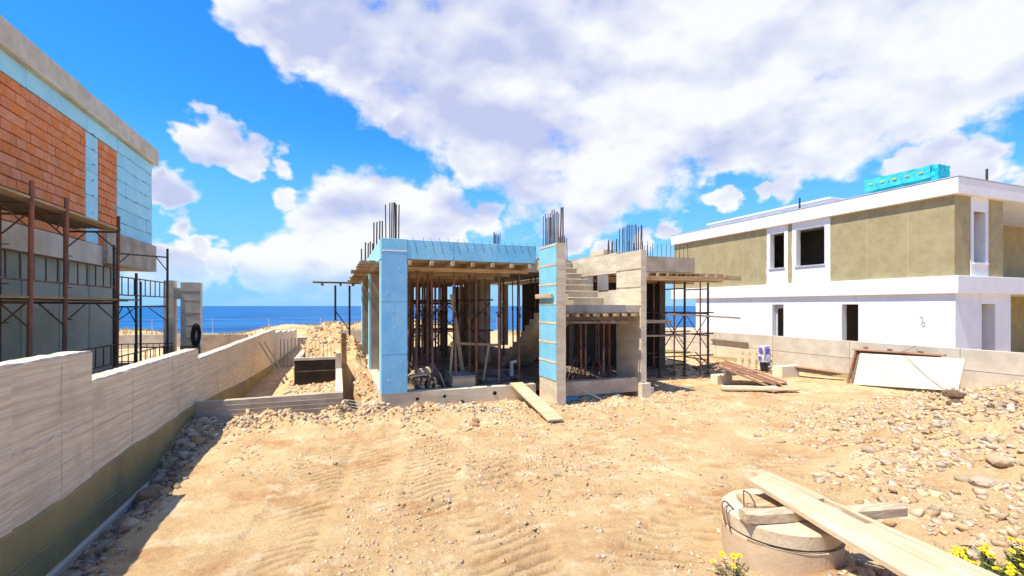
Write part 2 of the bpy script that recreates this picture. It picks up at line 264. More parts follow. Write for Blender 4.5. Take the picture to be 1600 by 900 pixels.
# ------------------------------------------------------------------ helpers
WLOC = {}
class MB:
    def __init__(s): s.v = []; s.f = []; s.sm = []
    def add(s, vs, fs, smooth=False):
        k = len(s.v); s.v += [tuple(p) for p in vs]; s.f += [tuple(i+k for i in f) for f in fs]; s.sm += [smooth]*len(fs); return s
    def box(s, x0, x1, y0, y1, z0, z1, c=0.):
        if c <= 0:
            vs = [(x, y, z) for x in (x0, x1) for y in (y0, y1) for z in (z0, z1)]
            return s.add(vs, [(0, 1, 3, 2), (4, 6, 7, 5), (0, 4, 5, 1), (2, 3, 7, 6), (0, 2, 6, 4), (1, 5, 7, 3)])
        vs = []; idx = {}
        lo = (x0, y0, z0); hi = (x1, y1, z1)
        for cx in (0, 1):
            for cy in (0, 1):
                for cz in (0, 1):
                    cc = (cx, cy, cz)
                    for a in range(3):
                        p = [(hi if cc[i] else lo)[i] + (0 if i == a else (-c if cc[i] else c)) for i in range(3)]
                        idx[(cc, a)] = len(vs); vs.append(p)
        fs = []
        cyc = [(0, 0), (1, 0), (1, 1), (0, 1)]
        for a in range(3):
            b, d = (a+1) % 3, (a+2) % 3
            for sd in (0, 1):
                q = []
                for (i, j) in cyc:
                    cc = [0]*3; cc[a] = sd; cc[b] = i; cc[d] = j; q.append(idx[(tuple(cc), a)])
                fs.append(tuple(q if sd else q[::-1]))
            for i in (0, 1):
                for j in (0, 1):                 # edge along axis a between faces b and d
                    c0 = [0]*3; c1 = [0]*3; c0[a] = 0; c1[a] = 1; c0[b] = c1[b] = i; c0[d] = c1[d] = j
                    q = [idx[(tuple(c0), b)], idx[(tuple(c1), b)], idx[(tuple(c1), d)], idx[(tuple(c0), d)]]
                    fs.append(tuple(q if (i == j) else q[::-1]))
        for cx in (0, 1):
            for cy in (0, 1):
                for cz in (0, 1):
                    q = [idx[((cx, cy, cz), a)] for a in range(3)]
                    fs.append(tuple(q if (cx+cy+cz) % 2 else q[::-1]))
        return s.add(vs, fs)
    def tube(s, p, q, r, n=8, r2=None, cap=True):
        p = Vector(p); q = Vector(q); r2 = r if r2 is None else r2
        d = (q-p).normalized(); a = d.orthogonal().normalized(); b = d.cross(a)
        vs = []
        for k in range(n):
            t = 2*math.pi*k/n; o = a*math.cos(t)+b*math.sin(t); vs += [p+o*r, q+o*r2]
        s.add(vs, [(2*k, 2*((k+1) % n), 2*((k+1) % n)+1, 2*k+1) for k in range(n)], True)
        if cap:
            s.add(vs, [tuple(2*k for k in range(n))[::-1], tuple(2*k+1 for k in range(n))])
        return s
    def path(s, pts, r, n=6):
        for a, b in zip(pts[:-1], pts[1:]): s.tube(a, b, r, n)
        return s
    def bar(s, p, q, w, h):
        p = Vector(p); q = Vector(q); m = Matrix.Translation((p+q)/2) @ (q-p).to_track_quat('X', 'Z').to_matrix().to_4x4()
        t = MB().box(-(q-p).length/2, (q-p).length/2, -w/2, w/2, -h/2, h/2, min(w, h)*.06)
        return s.add([m @ Vector(v) for v in t.v], t.f)
    def prism(s, poly, axis, a0, a1):
        """poly: list of 2-D points in the two other axes (in order), extruded along axis"""
        def P(u, v, w):
            p = [0, 0, 0]; p[axis] = w; o = [i for i in range(3) if i != axis]; p[o[0]] = u; p[o[1]] = v; return p
        n = len(poly); vs = [P(u, v, a0) for u, v in poly] + [P(u, v, a1) for u, v in poly]
        return s.add(vs, [tuple(range(n)), tuple(range(2*n-1, n-1, -1))] + [(i, i+n, (i+1) % n+n, (i+1) % n) for i in range(n)])
    def roughbox(s, x0, x1, y0, y1, z0, z1, step=.25, amp=.012, freq=1.3, top=None):
        """a box of grid faces, pushed about by a position-based noise so that edges waver; top(x,y) may give another top height"""
        lo = (x0, y0, z0); hi = (x1, y1, z1)
        for a in range(3):
            b, d = (a+1) % 3, (a+2) % 3
            nb = max(1, round((hi[b]-lo[b])/step)); nd = max(1, round((hi[d]-lo[d])/step))
            for sd in (0, 1):
                vs = []
                for i in range(nb+1):
                    for j in range(nd+1):
                        p = [0, 0, 0]; p[a] = (lo, hi)[sd][a]; p[b] = lo[b]+(hi[b]-lo[b])*i/nb; p[d] = lo[d]+(hi[d]-lo[d])*j/nd
                        if top: p[2] = z0+(p[2]-z0)*(top(p[0], p[1])-z0)/(z1-z0)
                        nv = mn.noise_vector(Vector(p)*freq*2.7)+.5*mn.noise_vector(Vector(p)*freq*9)
                        vs.append([p[k]+nv[k]*amp for k in range(3)])
                fs = []
                for i in range(nb):
                    for j in range(nd):
                        q = (i*(nd+1)+j, (i+1)*(nd+1)+j, (i+1)*(nd+1)+j+1, i*(nd+1)+j+1); fs.append(q if sd else q[::-1])
                s.add(vs, fs)
        return s
    def cells(s, axis, t0, t1, u0, u1, z0, z1, holes):
        """a wall slab normal to axis (0 or 1) from t0 to t1, spanning u (other axis) and z, with rectangular holes (u0,u1,z0,z1)"""
        us = sorted({u0, u1, *[h[i] for h in holes for i in (0, 1)]}); zs = sorted({z0, z1, *[h[i] for h in holes for i in (2, 3)]})
        us = [u for u in us if u0 <= u <= u1]; zs = [z for z in zs if z0 <= z <= z1]
        def solid(i, j):
            if i < 0 or j < 0 or i >= len(us)-1 or j >= len(zs)-1: return False
            a, b = (us[i]+us[i+1])/2, (zs[j]+zs[j+1])/2
            return not any(h[0] < a < h[1] and h[2] < b < h[3] for h in holes)
        def P(t, u, z): return (t, u, z) if axis == 0 else (u, t, z)
        for i in range(len(us)-1):
            for j in range(len(zs)-1):
                if not solid(i, j): continue
                a, b, c, d = us[i], us[i+1], zs[j], zs[j+1]
                s.add([P(t0, a, c), P(t0, b, c), P(t0, b, d), P(t0, a, d)], [(0, 1, 2, 3)]); s.add([P(t1, a, c), P(t1, b, c), P(t1, b, d), P(t1, a, d)], [(3, 2, 1, 0)])
                if not solid(i-1, j): s.add([P(t0, a, c), P(t1, a, c), P(t1, a, d), P(t0, a, d)], [(0, 1, 2, 3)])
                if not solid(i+1, j): s.add([P(t0, b, c), P(t1, b, c), P(t1, b, d), P(t0, b, d)], [(0, 1, 2, 3)])
                if not solid(i, j-1): s.add([P(t0, a, c), P(t1, a, c), P(t1, b, c), P(t0, b, c)], [(0, 1, 2, 3)])
                if not solid(i, j+1): s.add([P(t0, a, d), P(t1, a, d), P(t1, b, d), P(t0, b, d)], [(0, 1, 2, 3)])
        return s
    def mesh(s, name, m, off=(0, 0, 0), merge=False):
        me = bpy.data.meshes.new(name); ox, oy, oz = off
        me.from_pydata([(x-ox, y-oy, z-oz) for x, y, z in s.v], [], s.f)
        me.polygons.foreach_set('use_smooth', s.sm); me.materials.append(MATS[m])
        bm = bmesh.new(); bm.from_mesh(me)
        if merge: bmesh.ops.remove_doubles(bm, verts=bm.verts, dist=1e-4)
        bmesh.ops.recalc_face_normals(bm, faces=bm.faces); bm.to_mesh(me); bm.free()
        return me
def tag(o, label=None, cat=None, group=None, kind=None):
    if label: o['label'] = label
    if cat: o['category'] = cat
    if group: o['group'] = group
    if kind: o['kind'] = kind
    return o
def thing(name, loc, label, cat, group=None):
    o = bpy.data.objects.new(name, None); COL.objects.link(o); o.location = loc; o.empty_display_size = .2
    WLOC[o.name] = Vector(loc); return tag(o, label, cat, group)
def put(name, me, loc, parent=None, rot=None):
    o = bpy.data.objects.new(name, me); COL.objects.link(o); loc = Vector(loc); WLOC[o.name] = loc
    if parent is not None: o.parent = parent; o.location = loc-WLOC[parent.name]
    else: o.location = loc
    if rot is not None: o.rotation_mode = 'QUATERNION'; o.rotation_quaternion = rot
    return o
def part(parent, name, mb, m, kind=None, merge=False):
    loc = WLOC[parent.name]; o = put(name, mb.mesh(name, m, loc, merge), loc, parent)
    if kind: o['kind'] = kind
    return o
def solo(name, mb, m, label=None, cat=None, group=None, kind=None, loc=None, merge=False):
    if loc is None:
        a = np.array(mb.v); loc = Vector(((a[:, 0].min()+a[:, 0].max())/2, (a[:, 1].min()+a[:, 1].max())/2, a[:, 2].min()))
    return tag(put(name, mb.mesh(name, m, loc, merge), loc), label, cat, group, kind)
CACHE = {}
def barmesh(L, w, h, m, c=None):
    k = ('b', round(L, 3), w, h, m)
    if k not in CACHE: CACHE[k] = MB().box(-L/2, L/2, -w/2, w/2, -h/2, h/2, c if c is not None else min(w, h)*.07).mesh('board', m)
    return CACHE[k]
def bar(parent, name, p, q, w, h, m, roll=0, c=None):
    p = Vector(p); q = Vector(q); rot = (q-p).to_track_quat('X', 'Z')
    if roll: rot = rot @ Matrix.Rotation(roll, 3, 'X').to_quaternion()
    return put(name, barmesh((q-p).length, w, h, m, c), (p+q)/2, parent, rot)
def rod(parent, name, p, q, r, m, n=8):
    p = Vector(p); q = Vector(q); L = (q-p).length; k = ('r', round(L, 3), r, n, m)
    if k not in CACHE: CACHE[k] = MB().tube((0, 0, -L/2), (0, 0, L/2), r, n).mesh('rod', m)
    return put(name, CACHE[k], (p+q)/2, parent, (q-p).to_track_quat('Z', 'Y'))
def bx(parent, name, x0, x1, y0, y1, z0, z1, m, c=.004): return part(parent, name, MB().box(x0, x1, y0, y1, z0, z1, c), m)
def rnd(a, b): return random.uniform(a, b)

# ------------------------------------------------------------------ terrain
def sm(a, b, x):
    t = np.clip((x-a)/(b-a), 0, 1); return t*t*(3-2*t)
def vnoise(x, y, seed):
    xi = np.floor(x).astype(np.int64); yi = np.floor(y).astype(np.int64); fx = x-xi; fy = y-yi; fx = fx*fx*(3-2*fx); fy = fy*fy*(3-2*fy)
    def hsh(a, b):
        n = (a*374761393+b*668265263+seed*1442695041) & 0x7fffffff; n = ((n ^ (n >> 13))*1274126177) & 0x7fffffff; return ((n ^ (n >> 16)) & 0xffff)/65535.
    return (hsh(xi, yi)*(1-fx)+hsh(xi+1, yi)*fx)*(1-fy)+(hsh(xi, yi+1)*(1-fx)+hsh(xi+1, yi+1)*fx)*fy
def fbm(x, y, f, seed, oct=4, g=.5):
    s = 0; a = 1; t = 0
    for k in range(oct): s = s+a*vnoise(x*f+k*17.3, y*f-k*9.1, seed+k); t += a; a *= g; f *= 2.03
    return s/t-.5
def height(x, y, marks=None):
    x = np.asarray(x, float); y = np.asarray(y, float)
    h = .07*fbm(x, y, .35, 1)+.05*fbm(x, y, 1.4, 5)+.055*fbm(x, y, 5, 9, 4, .62)
    # wheel ruts with cleat marks
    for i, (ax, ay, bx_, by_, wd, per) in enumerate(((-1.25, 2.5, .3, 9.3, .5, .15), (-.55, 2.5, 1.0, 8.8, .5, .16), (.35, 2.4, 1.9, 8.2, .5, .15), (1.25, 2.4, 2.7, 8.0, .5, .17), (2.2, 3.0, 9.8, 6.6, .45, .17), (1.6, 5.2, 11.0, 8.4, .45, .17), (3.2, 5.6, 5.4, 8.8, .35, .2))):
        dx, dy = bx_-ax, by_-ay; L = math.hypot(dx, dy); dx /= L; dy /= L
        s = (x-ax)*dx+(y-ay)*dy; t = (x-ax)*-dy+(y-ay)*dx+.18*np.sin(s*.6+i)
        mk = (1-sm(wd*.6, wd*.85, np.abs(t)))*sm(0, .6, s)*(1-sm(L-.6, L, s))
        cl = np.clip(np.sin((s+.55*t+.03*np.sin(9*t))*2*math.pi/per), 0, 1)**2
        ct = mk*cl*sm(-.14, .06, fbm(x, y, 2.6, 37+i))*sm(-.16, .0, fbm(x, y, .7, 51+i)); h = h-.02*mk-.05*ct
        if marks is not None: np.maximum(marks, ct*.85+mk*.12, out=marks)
    # hollow along the boundary wall on the left, filled up with rubble towards the cross wall
    D = -.34+.50*sm(7.0, 9.9, y)
    front = y < 10.14
    h = h+np.where(front, sm(0, .55, -1.82-x)*D, 0)
    h = h+np.where(front, .15*sm(8.5, 9.7, y)*(1-sm(.2, 1.3, x))*sm(-2.2, -1.2, x)*(1+3.2*fbm(x, y, 2.2, 44)+1.8*fbm(x, y, 7, 47)), 0)
    # ground inside the planter trench
    inside = (y >= 10.14) & (x < .12)
    h = np.where(inside, -.03+.05*fbm(x, y, 2, 71)-.36*sm(-1.1, -1.9, x)*sm(10.4, 13.5, y), h)
    pl = np.where((x > -1.3) & (x < .12) & (y > 14.28), .5*sm(14.2, 15.5, y)*(1-sm(21, 24, y)), 0); h = h+pl*sm(-1.5, -.9, x)
    h = h+(.98+.9*fbm(x, y, .9, 77)+.25*fbm(x, y, 4, 79))*np.exp(-((x+.2)/.95)**2-((y-18.2)/2.1)**2)
    h = h+.50*np.exp(-((x-.4)/.5)**2-((y-17)/3.0)**2)
    h = h-1.0*sm(.10, .16, x)*(1-sm(.36, .46, x+.05*np.sin(y*2.1)))*sm(10.0, 10.35, y)*(1-sm(14.2, 15.2, y))
    h = h+.12*sm(.4, .55, x)*(1-sm(.8, 1.0, x))*sm(9.9, 10.6, y)*(1-sm(19, 22, y))*(1+3*fbm(x, y, 1.9, 81))
    h = np.where((x > .9) & (x < 10.2) & (y > 10.2) & (y < 21.4), np.minimum(h, .06), h)
    h = h+.10*sm(7.6, 9.4, y)*(1-sm(10.0, 10.12, y))*sm(-.2, .8, x)*(1-sm(7.5, 9, x))*np.clip(.3+3*fbm(x, y, 3.2, 141)+1.5*fbm(x, y, 9, 143), 0, 2)
    # rubble bank on the right
    rb = sm(5.2, 9.2, x-.55*(y-3.2))*(1-sm(4.2, 7.0, y))
    h = h+rb*(.55+.6*fbm(x, y, .9, 91)+.34*fbm(x, y, 3.0, 95)+.14*fbm(x, y, 9, 97))
    h = h+.14*sm(4.6, 5.6, x)*(1-sm(2.9, 4.6, y))
    h = h+.20*np.exp(-((x-3.62)/.62)**2-((y-2.22)/.42)**2)
    h = h+.16*sm(10.5, 14, x)*(1-sm(5.5, 9, y))
    h = h+.22*np.exp(-((x-9.3)/.7)**2-((y-4.5)/.45)**2)
    h = h+.10*np.exp(-((x-1.6)/.9)**2-((y-9.2)/.35)**2)*(1+3*fbm(x, y, 2.5, 61))
    h = h+.35*np.exp(-((x-12.9)/1.0)**2-((y-14.2)/.8)**2)
    # heaps near the shore, then the drop to the sea
    for (mx, my, hh, rr) in ((3.5, 45, 1.0, 2.6), (-4.5, 47, .8, 3.4), (-.5, 49, .5, 2.4), (-16, 46, .5, 4), (7.5, 44, .8, 3)):
        h = h+hh*np.exp(-(((x-mx)/rr)**2+((y-my)/(rr*.6))**2))
    h = h+np.where(y > 30, .5*fbm(x, y, .25, 101), 0)
    yc = 52-15*sm(6, 17, x)+3*fbm(x, y*0, .12, 111)
    h = h-9*sm(0, 5, y-yc)
    return h
def H(x, y): return float(height(np.array([x]), np.array([y]))[0])
def spaced(a, b, d0, lo, hi, g):
    """coordinates from a to b: spacing d0 inside lo..hi, growing by g outside"""
    out = list(np.arange(lo, hi+1e-6, d0)); d = d0; x = hi
    while x < b: d = d*(1+g); x += d; out.append(min(x, b))
    d = d0; x = lo; pre = []
    while x > a: d = d*(1+g); x -= d; pre.append(max(x, a))
    return np.array(pre[::-1]+out)
def build_ground():
    xs = spaced(-900, 900, .034, -2.7, 7.5, .022); ys = spaced(-300, 90, .03, 2.4, 6.6, .0115)
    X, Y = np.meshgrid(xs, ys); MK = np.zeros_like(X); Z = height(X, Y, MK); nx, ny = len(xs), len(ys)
    me = bpy.data.meshes.new('ground'); v = np.stack([X.ravel(), Y.ravel(), Z.ravel()], 1)
    i = (np.arange(ny-1)[:, None]*nx+np.arange(nx-1)[None]).ravel(); q = np.stack([i, i+1, i+nx+1, i+nx], 1)
    me.vertices.add(len(v)); me.vertices.foreach_set('co', v.ravel().astype(np.float32))
    me.loops.add(q.size); me.loops.foreach_set('vertex_index', q.ravel().astype(np.int32))
    me.polygons.add(len(q)); me.polygons.foreach_set('loop_start', np.arange(0, q.size, 4).astype(np.int32))
    me.polygons.foreach_set('use_smooth', np.ones(len(q), bool)); me.update(calc_edges=True); me.validate()
    at = me.attributes.new('wheel_mark_shade', 'FLOAT', 'POINT'); at.data.foreach_set('value', MK.ravel().astype(np.float32))
    me.materials.append(MATS['sand']); o = put('ground', me, (0, 0, 0)); o['kind'] = 'structure'
    print('ground', nx, ny, nx*ny)
build_ground()
sea = MB().add([(-40000, 34, -7), (40000, 34, -7), (40000, 50000, -7), (-40000, 50000, -7)], [(0, 1, 2, 3)])
so_ = put('sea', sea.mesh('sea', 'sea_water'), (0, 0, 0)); so_['kind'] = 'structure'

# ------------------------------------------------------------------ boundary wall on the left
def left_boundary_wall():
    t = thing('boundary_wall', (-2.61, 10, -.4), 'long stepped board-marked concrete boundary wall along the left, olive render at its foot', 'wall')
    segs = [(2.0, 4.96, 1.71, 0.012), (4.965, 6.30, 1.70, 0), (6.305, 10.38, 1.37, 0), (10.385, 14.1, 1.17, 0), (14.105, 18.0, 1.18, .004), (18.005, 22.0, 1.19, 0),
            (22.005, 24.6, 1.02, 0), (24.605, 27.2, .90, 0), (27.205, 29.8, .78, 0), (29.805, 33.0, .68, 0)]
    for (a, b, z, o) in segs:
        part(t, 'wall_panel', MB().roughbox(-2.72, -2.5+o, a, b, -.7, z, .16, .006), 'board_concrete')
        part(t, 'mortar_cap', MB().roughbox(-2.715, -2.508+o, a+.005, b-.005, z-.004, z+.018, .07, .010, 3), 'mortar_top')
    for y in (5.7, 7.35, 8.9, 11.9, 13.0, 15.4, 16.7, 19.3, 20.7): bx(t, 'form_joint', -2.506, -2.494, y, y+.008, -.1, 1.30 if 6.4 < y < 10.3 else 1.66 if y < 6.3 else 1.14, 'board_concrete', .002)
    for a, b, z in ((2.0, 4.95, .98), (4.97, 6.3, .96), (6.31, 10.37, .86), (10.39, 14.1, .70), (14.11, 18.0, .69), (18.01, 22.0, .69)): part(t, 'pour_line', MB().path([(-2.5, a+(b-a)*i/24, z+.012*math.sin(i*1.9)+.01*math.sin(i*.7)) for i in range(25)], .008, 5), 'mortar_top')
    # render skim with a ragged upper edge
    m = MB(); n = 150; y0, y1 = 2.0, 32.8; vs = []
    for i in range(n+1):
        y = y0+(y1-y0)*(i/n)**1.6
        top = np.interp(y, [2, 5.75, 7.2, 10, 14, 17, 22, 27.3, 33], [.50, .33, .39, .37, .12, -.02, -.2, -.3, -.4])+.03*math.sin(y*5.1)*mn.noise(Vector((y*2, 0, 0)))+.05*mn.noise(Vector((y*1.3, 3, 0)))
        vs += [(-2.49, y, -.75), (-2.474, y, top-.03), (-2.493, y, top), (-2.55, y, -.75), (-2.55, y, top-.001)]
    m.add(vs, [f for i in range(n) for f in ((5*i, 5*i+5, 5*i+6, 5*i+1), (5*i+1, 5*i+6, 5*i+7, 5*i+2), (5*i+2, 5*i+7, 5*i+9, 5*i+4))])
    part(t, 'render_band', m, 'olive_wet')
    part(t, 'footing', MB().roughbox(-2.5, -2.425, 2.0, 8.0, -.7, -.25, .2, .006), 'pale_concrete')
    m = MB()
    m.path([(-2.466, 2.0+i*.2, .10-.025*i*.2+.008*math.sin(i*1.7)) for i in range(26)], .006, 4)
    part(t, 'render_ridge', m, 'olive_render')
left_boundary_wall()

# ------------------------------------------------------------------ house on the left: brick infill, foam cladding
def left_house():
    t = thing('half_built_house', (-10, 12, 0), 'unfinished two storey house at left with orange brick infill and pale blue foam cladding', 'house')
    X = -6.0
    part(t, 'ground_wall', MB().cells(0, X-.45, X-.18, 3.0, 17.0, -.5, 3.30, []), 'grey_plaster')
    part(t, 'end_wall', MB().cells(1, 16.75, 17.0, -15, X-.45, -.5, 3.30, []), 'grey_plaster')
    part(t, 'rear_wall', MB().cells(0, -15, -14.7, 3.0, 16.75, -.5, 7.2, []), 'grey_plaster')
    for y in (5.2, 7.4, 9.4, 11.1, 12.6, 14.0, 15.4): bx(t, 'pilaster_strip', X-.18, X-.165, y, y+.10, -.3, 3.29, 'grey_plaster', .003)
    part(t, 'slab_beam', MB().roughbox(-14.9, X, 3.0, 15.7, 3.30, 3.84, .3, .006), 'pale_concrete')
    part(t, 'corner_beam', MB().roughbox(-14.9, X+.10, 15.705, 19.35, 3.38, 4.27, .3, .008), 'concrete')
    part(t, 'core_wall', MB().cells(0, X-.40, X-.16, 3.0, 19.2, 3.84, 7.17, []), 'brick_mortar')
    part(t, 'upper_end_wall', MB().cells(1, 18.95, 19.19, -14.7, X-.40, 4.27, 7.17, []), 'concrete')
    part(t, 'roof', MB().roughbox(-15.0, X+.12, 2.9, 19.5, 7.17, 7.62, .3, .010), 'pale_concrete')
    part(t, 'roof_drip_edge', MB().roughbox(X-.05, X+.125, 2.9, 19.47, 7.09, 7.168, .2, .012), 'lit_concrete')
    # brick panels
    bw, bh = .295, .195
    meshes = []
    for k in range(3):
        m = MB().box(-.0, .16, -bw/2, bw/2, -bh/2, bh/2, .006); meshes.append(m.mesh('brick', 'brick_clay'))
    for (ya, yb, za, zb) in ((8.6, 14.78, 3.85, 6.67), (15.46, 16.55, 3.85, 6.67)):
        p = part(t, 'brick_infill', MB().box(X-.159, X-.03, ya, yb, za, zb), 'brick_mortar')
        rows = int((zb-za)/(bh+.0066))
        ph = (zb-za)/rows
        for r in range(rows):
            y = ya-(.5*(bw+.008) if r % 2 else 0)
            while y < yb-.02:
                a = max(ya, y); b = min(yb, y+bw)
                if b-a > .05:
                    z = za+ph*(r+.5)
                    if abs((b-a)-bw) < .01: me = random.choice(meshes)
                    else:
                        k = ('hb', round(b-a, 2))
                        if k not in CACHE: CACHE[k] = MB().box(0, .16, -(b-a)/2, (b-a)/2, -bh/2, bh/2, .006).mesh('brick', 'brick_clay')
                        me = CACHE[k]
                    put('brick', me, (X-.16+rnd(0, .012), (a+b)/2, z+rnd(-.003, .003)), p, Vector((1, rnd(-.012, .012), 0)).to_track_quat('X', 'Z'))
                y += bw+.008
    part(t, 'dark_joint', MB().box(X-.16, X+.01, 8.35, 8.55, 3.85, 6.67), 'dark_steel')
    # foam boards: column strip, corner panel, top band
    z = 3.85
    while z < 6.64:
        b = min(6.66, z+.60+rnd(-.06, .06)); bx(t, 'foam_board', X-.16, X-.005+rnd(0, .006), 14.80, 15.44, z, b-.012, 'pale_foam'); z = b
    zs = [4.29, 4.66, 5.08, 5.49, 5.90, 6.30, 6.69, 7.08]
    for i in range(len(zs)-1):
        cut = (17.1, 18.75, 17.2, 17.15, 18.9, 17.0, 18.6)[i]
        for a, b in ((16.57, cut), (cut+.012, 19.24)):
            bx(t, 'foam_board', X-.16, X+.0+rnd(0, .01), a, b, zs[i], zs[i+1]-.016, 'pale_foam')
    for a, b in ((3.0, 6.0), (6.01, 9.2), (9.21, 12.4), (12.41, 14.9), (14.91, 16.56)):
        bx(t, 'foam_board', X-.16, X-.002+rnd(0, .008), a, b, 6.685, 7.085, 'pale_foam')
    for i in range(40):                                        # ends of the tie wires poking out between boards
        y = rnd(16.6, 19.2) if i % 3 else 15.1; zz = random.choice(zs[1:-1])-.008
        rod(t, 'tie_wire', (X, y, zz), (X+.06, y+rnd(-.08, .08), zz+rnd(-.08, .02)), .005, 'dark_steel', 4)
left_house()

# ------------------------------------------------------------------ scaffolds beside the left house
def left_scaffold():
    t = thing('scaffold', (-5.1, 11, 0), 'rusty tube scaffold with two plank decks in front of the brick house', 'scaffold')
    xf, xr = -4.6, -5.62
    ys = [7.6, 9.55, 10.56, 12.66]
    for i, y in enumerate(ys):
        rod(t, 'post', (xf, y, -.2), (xf+.02, y+.06, 4.15+.05*i % .1), .034, 'rust_orange' if i in (1, 2) else 'rust')
        rod(t, 'post', (xr, y+.3, -.2), (xr, y+.3, 3.95), .03, 'dark_steel' if i % 2 else 'rust')
        for z in (2.26, 3.84): rod(t, 'transom', (xf, y+.02, z), (xr, y+.3, z), .022, 'rust')
        for z0, z1 in ((1.85, 2.26), (3.45, 3.84)):
            rod(t, 'knee_brace', (xf, y+.02, z0), (xf-.42, y+.14, z1), .014, 'rust'); rod(t, 'knee_brace', (xr, y+.3, z0), (xr+.42, y+.2, z1), .014, 'rust')
        for k in range(5): rod(t, 'rung', (xr, y+.3, .5+.7*k), (xr+.14, y+.28, .5+.7*k), .010, 'rust')
    for (za, zb) in ((2.62, 3.05), (.95, 1.36)):               # guard frames with pickets
        for z in (za, zb): rod(t, 'guard_rail', (xf-.02, 7.4, z), (xf-.02, 12.7, z-.02), .016, 'rust')
        for k in range(15): rod(t, 'guard_picket', (xf-.02, 7.7+k*.34, za), (xf-.02, 7.7+k*.34+rnd(-.02, .02), zb), .012, 'dark_steel')
    for za in (2.30, 3.89):
        for k in range(4):
            x = xf-.10-.26*k
            e = 12.75+rnd(-.15, .2) if za > 3 else 13.9+rnd(-.1, .2)
            bar(t, 'deck_plank', (x, 7.0, za+.03+rnd(0, .02)), (x+rnd(-.03, .03), e, za+.03+rnd(-.01, .03)), .235, .04, 'old_timber' if k else 'timber')
    for a, b in ((7.6, 9.55), (10.56, 12.66)): rod(t, 'cross_brace', (xf, a, 3.85), (xr, b, 3.85), .013, 'rust')
    rod(t, 'ledger', (xf+.03, 7.2, .82), (xf+.03, 12.9, .86), .016, 'dark_steel')
    t = thing('scaffold', (-5.1, 15, 0), 'black steel scaffold bay standing free past the end of the brick house', 'scaffold')
    P = {'a': (-4.6, 13.75, 3.0), 'b': (-5.35, 14.6, 3.75), 'c': (-4.6, 15.95, 3.85), 'd': (-5.35, 16.3, 2.9)}
    for k, (x, y, z) in P.items(): rod(t, 'post', (x, y, -.2), (x, y, z), .03, 'dark_steel')
    rod(t, 'transom', (-5.35, 14.6, 3.55), (-4.6, 15.95, 3.60), .02, 'dark_steel')
    rod(t, 'knee_brace', (-5.35, 14.6, 3.2), (-5.15, 14.95, 3.56), .013, 'dark_steel'); rod(t, 'knee_brace', (-4.6, 15.95, 3.2), (-4.78, 15.6, 3.59), .013, 'dark_steel')
    for z in (2.45, 2.86, .62, 1.06):
        rod(t, 'guard_rail', (-4.6, 12.8, z), (-4.6, 15.95, z), .015, 'dark_steel')
    for k in range(9):
        for za, zb in ((2.45, 2.86), (.62, 1.06)): rod(t, 'guard_picket', (-4.6, 12.95+.34*k, za), (-4.6, 12.95+.34*k, zb), .012, 'dark_steel')
    rod(t, 'transom', (-4.6, 13.75, 2.18), (-4.6, 15.95, 2.20), .02, 'dark_steel'); rod(t, 'transom', (-5.35, 14.6, 2.18), (-4.6, 15.95, 2.18), .02, 'dark_steel')
    rod(t, 'transom', (-5.35, 14.6, 2.18), (-4.6, 13.75, 2.18), .02, 'dark_steel'); rod(t, 'transom', (-5.35, 14.6, 2.18), (-5.35, 16.3, 2.18), .02, 'dark_steel')
    for a, b in (('a', 'b'), ('b', 'c')):
        for s in (0, 1):
            p, q = (P[a], P[b])[::1 if s == 0 else -1]
            rod(t, 'knee_brace', (p[0], p[1], 1.75), (p[0]*.6+q[0]*.4, p[1]*.6+q[1]*.4, 2.18), .013, 'dark_steel')
    rod(t, 'transom', (-5.35, 16.3, 1.0), (-4.6, 15.95, 1.0), .015, 'dark_steel')
left_scaffold()

def gate_frame():
    t = thing('concrete_gateway', (-5.3, 20.1, 0), 'bare concrete gateway of two pillars and a lintel before the sea', 'gateway')
    part(t, 'pillar', MB().roughbox(-5.36, -4.75, 19.95, 20.25, -.3, 3.06, .2, .006), 'pale_concrete')
    part(t, 'pillar', MB().roughbox(-5.86, -5.56, 19.9, 20.3, -.3, 3.12, .2, .006), 'pale_concrete')
    part(t, 'lintel', MB().roughbox(-5.558, -5.362, 20.0, 20.2, 2.45, 2.85, .2, .004), 'pale_concrete')
    for z in (.6, 1.05, 1.5, 1.95, 2.4, 2.75): bx(t, 'board_joint', -5.35, -4.748, 19.942, 19.952, z, z+.014, 'concrete', .001)
    bx(t, 'plinth_render', -5.37, -4.735, 19.93, 19.945, -.2, .75, 'olive_wet', .003); bx(t, 'plinth_render', -5.87, -5.55, 19.88, 19.895, -.2, .75, 'olive_wet', .003)
    m = MB()
    for k in range(14):                                          # coil hanging on the pillar
        pts = []; ox, oz, oy = rnd(-.03, .03), rnd(-.03, .05), 19.90-.010*k
        for i in range(25):
            a = 2*math.pi*i/24; pts.append((-4.86+ox+(.07+.025*(k % 4))*math.cos(a), oy+.01*math.sin(3*a), 1.12+oz+(.24+.05*(k % 4))*math.sin(a)))
        m.path(pts, .018, 6)
    m.tube((-4.86, 19.96, 1.5), (-4.86, 19.72, 1.5), .012, 6)
    solo('hose_coil', m, 'black_rubber', 'black coiled hose hanging on the concrete gateway pillar', 'hose')
gate_frame()

